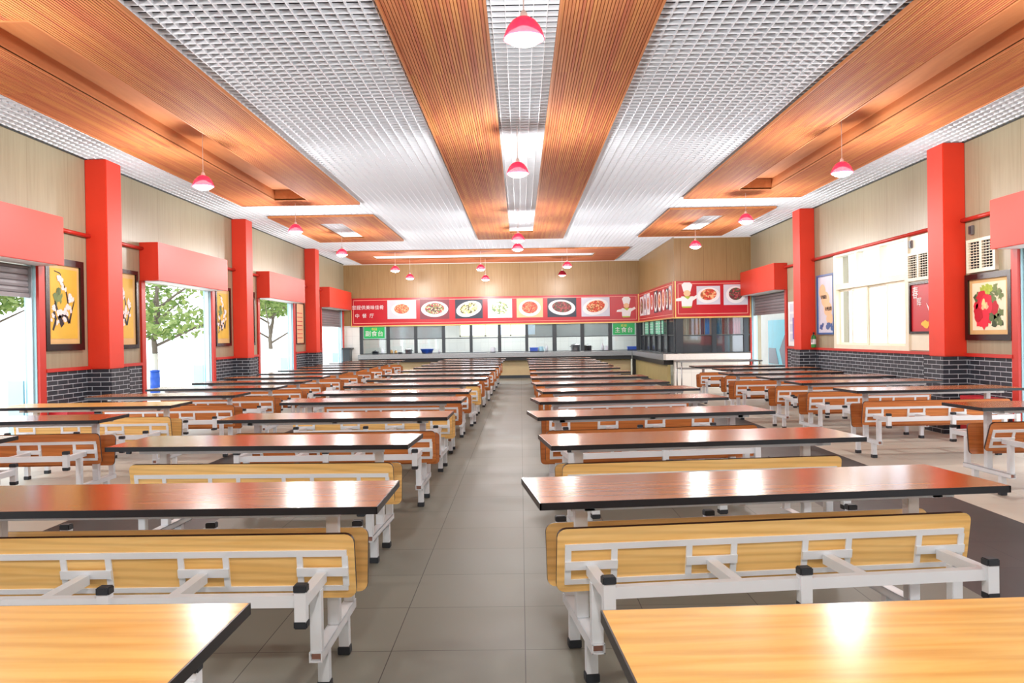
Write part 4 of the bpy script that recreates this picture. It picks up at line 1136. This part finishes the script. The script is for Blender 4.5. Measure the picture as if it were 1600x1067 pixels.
# ------------------------------------------------------------------ things on the counter
CY = 28.48; CZ = .871
def thing(name, px, label, cat): return tag(empty(name, (PX(px, CY), CY, CZ)), label, cat)
def basin(px, w_, h_, label):
    t_ = thing('plastic_basin', px, label, 'basin')
    MB().lathe([(0, 0), (w_*.36, 0), (w_*.5, h_), (w_*.53, h_), (w_*.53, h_-.01), (w_*.48, h_*.9), (w_*.34, .012), (0, .012)], seg=24).build('bowl', 'blue_plastic', t_, smooth=True)
basin(667, .46, .16, 'round blue plastic basin on the far counter left of the aisle')
def crate(px, w_, h_, label):
    t_ = thing('plastic_crate', px, label, 'crate')
    mb = MB().box(-w_/2, w_/2, -.12, .12, 0, .01).box(-w_/2, w_/2, -.12, -.108, 0, h_).box(-w_/2, w_/2, .108, .12, 0, h_).box(-w_/2, -w_/2+.012, -.12, .12, 0, h_).box(w_/2-.012, w_/2, -.12, .12, 0, h_)
    mb.build('body', 'blue_plastic', t_); MB().box(-w_/2-.012, w_/2+.012, -.132, -.12, h_-.025, h_).box(-w_/2-.012, w_/2+.012, .12, .132, h_-.025, h_).box(-w_/2-.012, -w_/2, -.13, .13, h_-.025, h_).box(w_/2, w_/2+.012, -.13, .13, h_-.025, h_).build('rim', 'blue_plastic', t_)
crate(834, .27, .15, 'blue plastic crate on the far counter at the aisle end')
crate(987, .3, .14, 'blue plastic crate on the far counter in the right corner')
def pot(px, r_, h_, label, mat='steel', lid=True):
    t_ = thing('cooking_pot', px, label, 'pot')
    MB().lathe([(0, 0), (r_*.95, 0), (r_, .01), (r_, h_), (r_*1.05, h_), (r_*1.05, h_-.006), (r_*.96, h_-.01)], seg=20).build('body', mat, t_, smooth=True)
    if lid:
        MB().lathe([(r_*1.03, h_), (r_*.7, h_+.02), (.015, h_+.035), (.015, h_+.05), (0, h_+.05)], seg=20).build('lid', mat, t_, smooth=True)
    MB().box(-r_-.035, -r_, -.03, .03, h_*.7, h_*.78).box(r_, r_+.035, -.03, .03, h_*.7, h_*.78).build('handle', 'black', t_)
pot(586, .11, .09, 'low dark pot on the far counter under the left green sign', 'window_frame')
pot(625, .08, .06, 'small grey bowl pot on the far counter left of the steel canister', 'window_frame', False)
pot(638, .12, .15, 'grey steel canister on the far counter beside the blue basin', 'steel')
pot(899, .16, .22, 'larger steel pot on the far counter right of the aisle', 'steel')
pot(918, .13, .19, 'smaller dark steel pot on the far counter right of the aisle', 'window_frame')
def bottle(px, r_, h_, label, mat):
    t_ = thing('bottle', px, label, 'bottle')
    MB().lathe([(0, 0), (r_, 0), (r_, h_*.62), (r_*.4, h_*.78), (r_*.35, h_*.9), (0, h_*.9)], seg=14).build('body', mat, t_, smooth=True)
    MB().lathe([(r_*.42, h_*.88), (r_*.42, h_), (0, h_)], seg=12).build('cap', 'white', t_, smooth=True)
bottle(597, .05, .2, 'white bottle on the far counter right of the dark pot', 'white')
bottle(611, .06, .17, 'yellow bottle on the far counter, left of two', 'yellow_bottle' if 'yellow_bottle' in M else 'gold')
bottle(618, .05, .15, 'yellow bottle on the far counter, right of two', 'gold')
bottle(854, .05, .25, 'tall white bottle on the far counter right of the blue crate', 'white')
bottle(941, .055, .26, 'tall white bottle on the far counter near the right corner', 'white')
bottle(686, .04, .15, 'small clear white bottle beside the blue basin', 'white')
def jug(px, label, mat):
    t_ = thing('water_jug', px, label, 'jug')
    MB().lathe([(0, 0), (.09, 0), (.1, .02), (.085, .14), (.07, .17), (.075, .18), (.065, .175), (.07, .13), (0, .02)], seg=18).build('body', mat, t_, smooth=True)
    MB().tube([(.085, 0, .15), (.14, 0, .14), (.14, 0, .06), (.09, 0, .04)], .01, 6).build('handle', mat, t_, smooth=True)
jug(770, 'white water jug on the far counter left of the aisle end', 'white')
jug(845, 'pale blue water jug on the far counter beside the tall white bottle', 'pale_blue')
jug(949, 'white water jug beside the right tall white bottle', 'white')

# ------------------------------------------------------------------ outdoors
tag(MB().box(-60, XL-.24, -30, 70, -.14, -.03).box(XR+.24, 60, -30, 70, -.14, -.03).box(XL-.24, XR+.24, 32.3, 70, -.14, -.03).build('ground', 'concrete'), kind='structure')
def tree(x, y, hgt, rad, cz, label, seed, n=6500):
    rnd = random.Random(seed)
    root = tag(empty('street_tree', (x, y, -.03)), label, 'tree', 'street trees beyond the left openings')
    MB().tube([(0, 0, 0), (.02, .03, 1.1)], [.1, .085], 10).build('whitewashed_trunk', 'lime', root, smooth=True)
    MB().tube([(.02, .03, 1.1), (0, 0, 1.5), (.1, .1, 2.2), (0, .1, hgt*.8)], [.085, .08, .06, .02], 8).build('trunk', 'bark', root, smooth=True)
    for k in range(7):
        a = k*2.4+rnd.random(); l_ = rad*.85; z0 = 1.3+.2*k
        p = [(0, 0, z0), (l_*.4*math.cos(a), l_*.4*math.sin(a), z0+.5), (l_*math.cos(a), l_*math.sin(a), z0+1.1)]
        MB().tube(p, [.045, .03, .008], 6).build('branch', 'bark', root, smooth=True)
    lf = MB()
    for i in range(n):
        while True:
            p = Vector((rnd.uniform(-1, 1), rnd.uniform(-1, 1), rnd.uniform(-1, 1)))
            if .35 < p.length < 1: break
        if math.sin(p.x*5+seed)+math.sin(p.y*5.3)+math.sin(p.z*6) < -.8: continue
        c = Vector((p.x*rad, p.y*rad, cz+p.z*(hgt-cz)*.9))
        d = Vector((rnd.gauss(0, 1), rnd.gauss(0, 1), rnd.gauss(0, .6))).normalized(); e_ = d.orthogonal().normalized(); s_ = rnd.uniform(.08, .15)
        lf.quad(c-d*s_, c+e_*s_*.45, c+d*s_, c-e_*s_*.45)
    lf.build('foliage', 'leaf', root, recalc=False)
    return root
tree(-10.55, 24.0, 4.9, 3.1, 3.1, 'leafy tree with a pale trunk seen through the second left opening', 3)
tree(-12.3, 17.8, 4.6, 2.2, 3.2, 'leafy tree seen at the left edge through the nearest opening', 5)
tree(-9.9, 33.0, 5.0, 2.4, 3.6, 'leafy tree seen small through the third left opening', 8)
dr = tag(empty('plastic_drum', (-10.36, 23.6, -.03)), 'blue plastic drum at the foot of the tree outside', 'drum')
MB().lathe([(0, 0), (.13, 0), (.135, .02), (.135, .2), (.142, .21), (.135, .22), (.135, .42), (.142, .43), (.135, .44), (.13, .62), (0, .62)], seg=20).build('body', 'blue_plastic', dr, smooth=True)
MB().lathe([(.138, .6), (.138, .64), (0, .64)], seg=20).build('lid', 'blue_plastic', dr, smooth=True)
for sgn, dy, lb in ((-1, 24.9, 'white outer wall'),):
    pass
ow = MB().box(8.2, 8.35, 24.7, 40, -.03, 4.0); tag(ow.build('wall_outside', 'white'), kind='structure')
pn = tag(empty('display_board', (8.19, 26.4, .1)), 'bright blue picture board on the white wall outside the far doorway', 'board')
MB().box(-.03, 0, -1.3, 1.3, 0, 1.7).build('panel', plain('cyan_print', (20, 190, 225), .3), pn)
q = MB()
q.prism([(-1.28, .3), (-.2, .3), (.1, .75), (-.4, 1.2), (-.9, 1.45), (-1.28, 1.5)], -.036, -.031, axis='x'); q.prism([(.2, .3), (1.25, .3), (1.25, .8), (.5, .8)], -.036, -.031, axis='x')
q.build('dark_print', plain('navy_panel', (16, 30, 76), .3), pn)
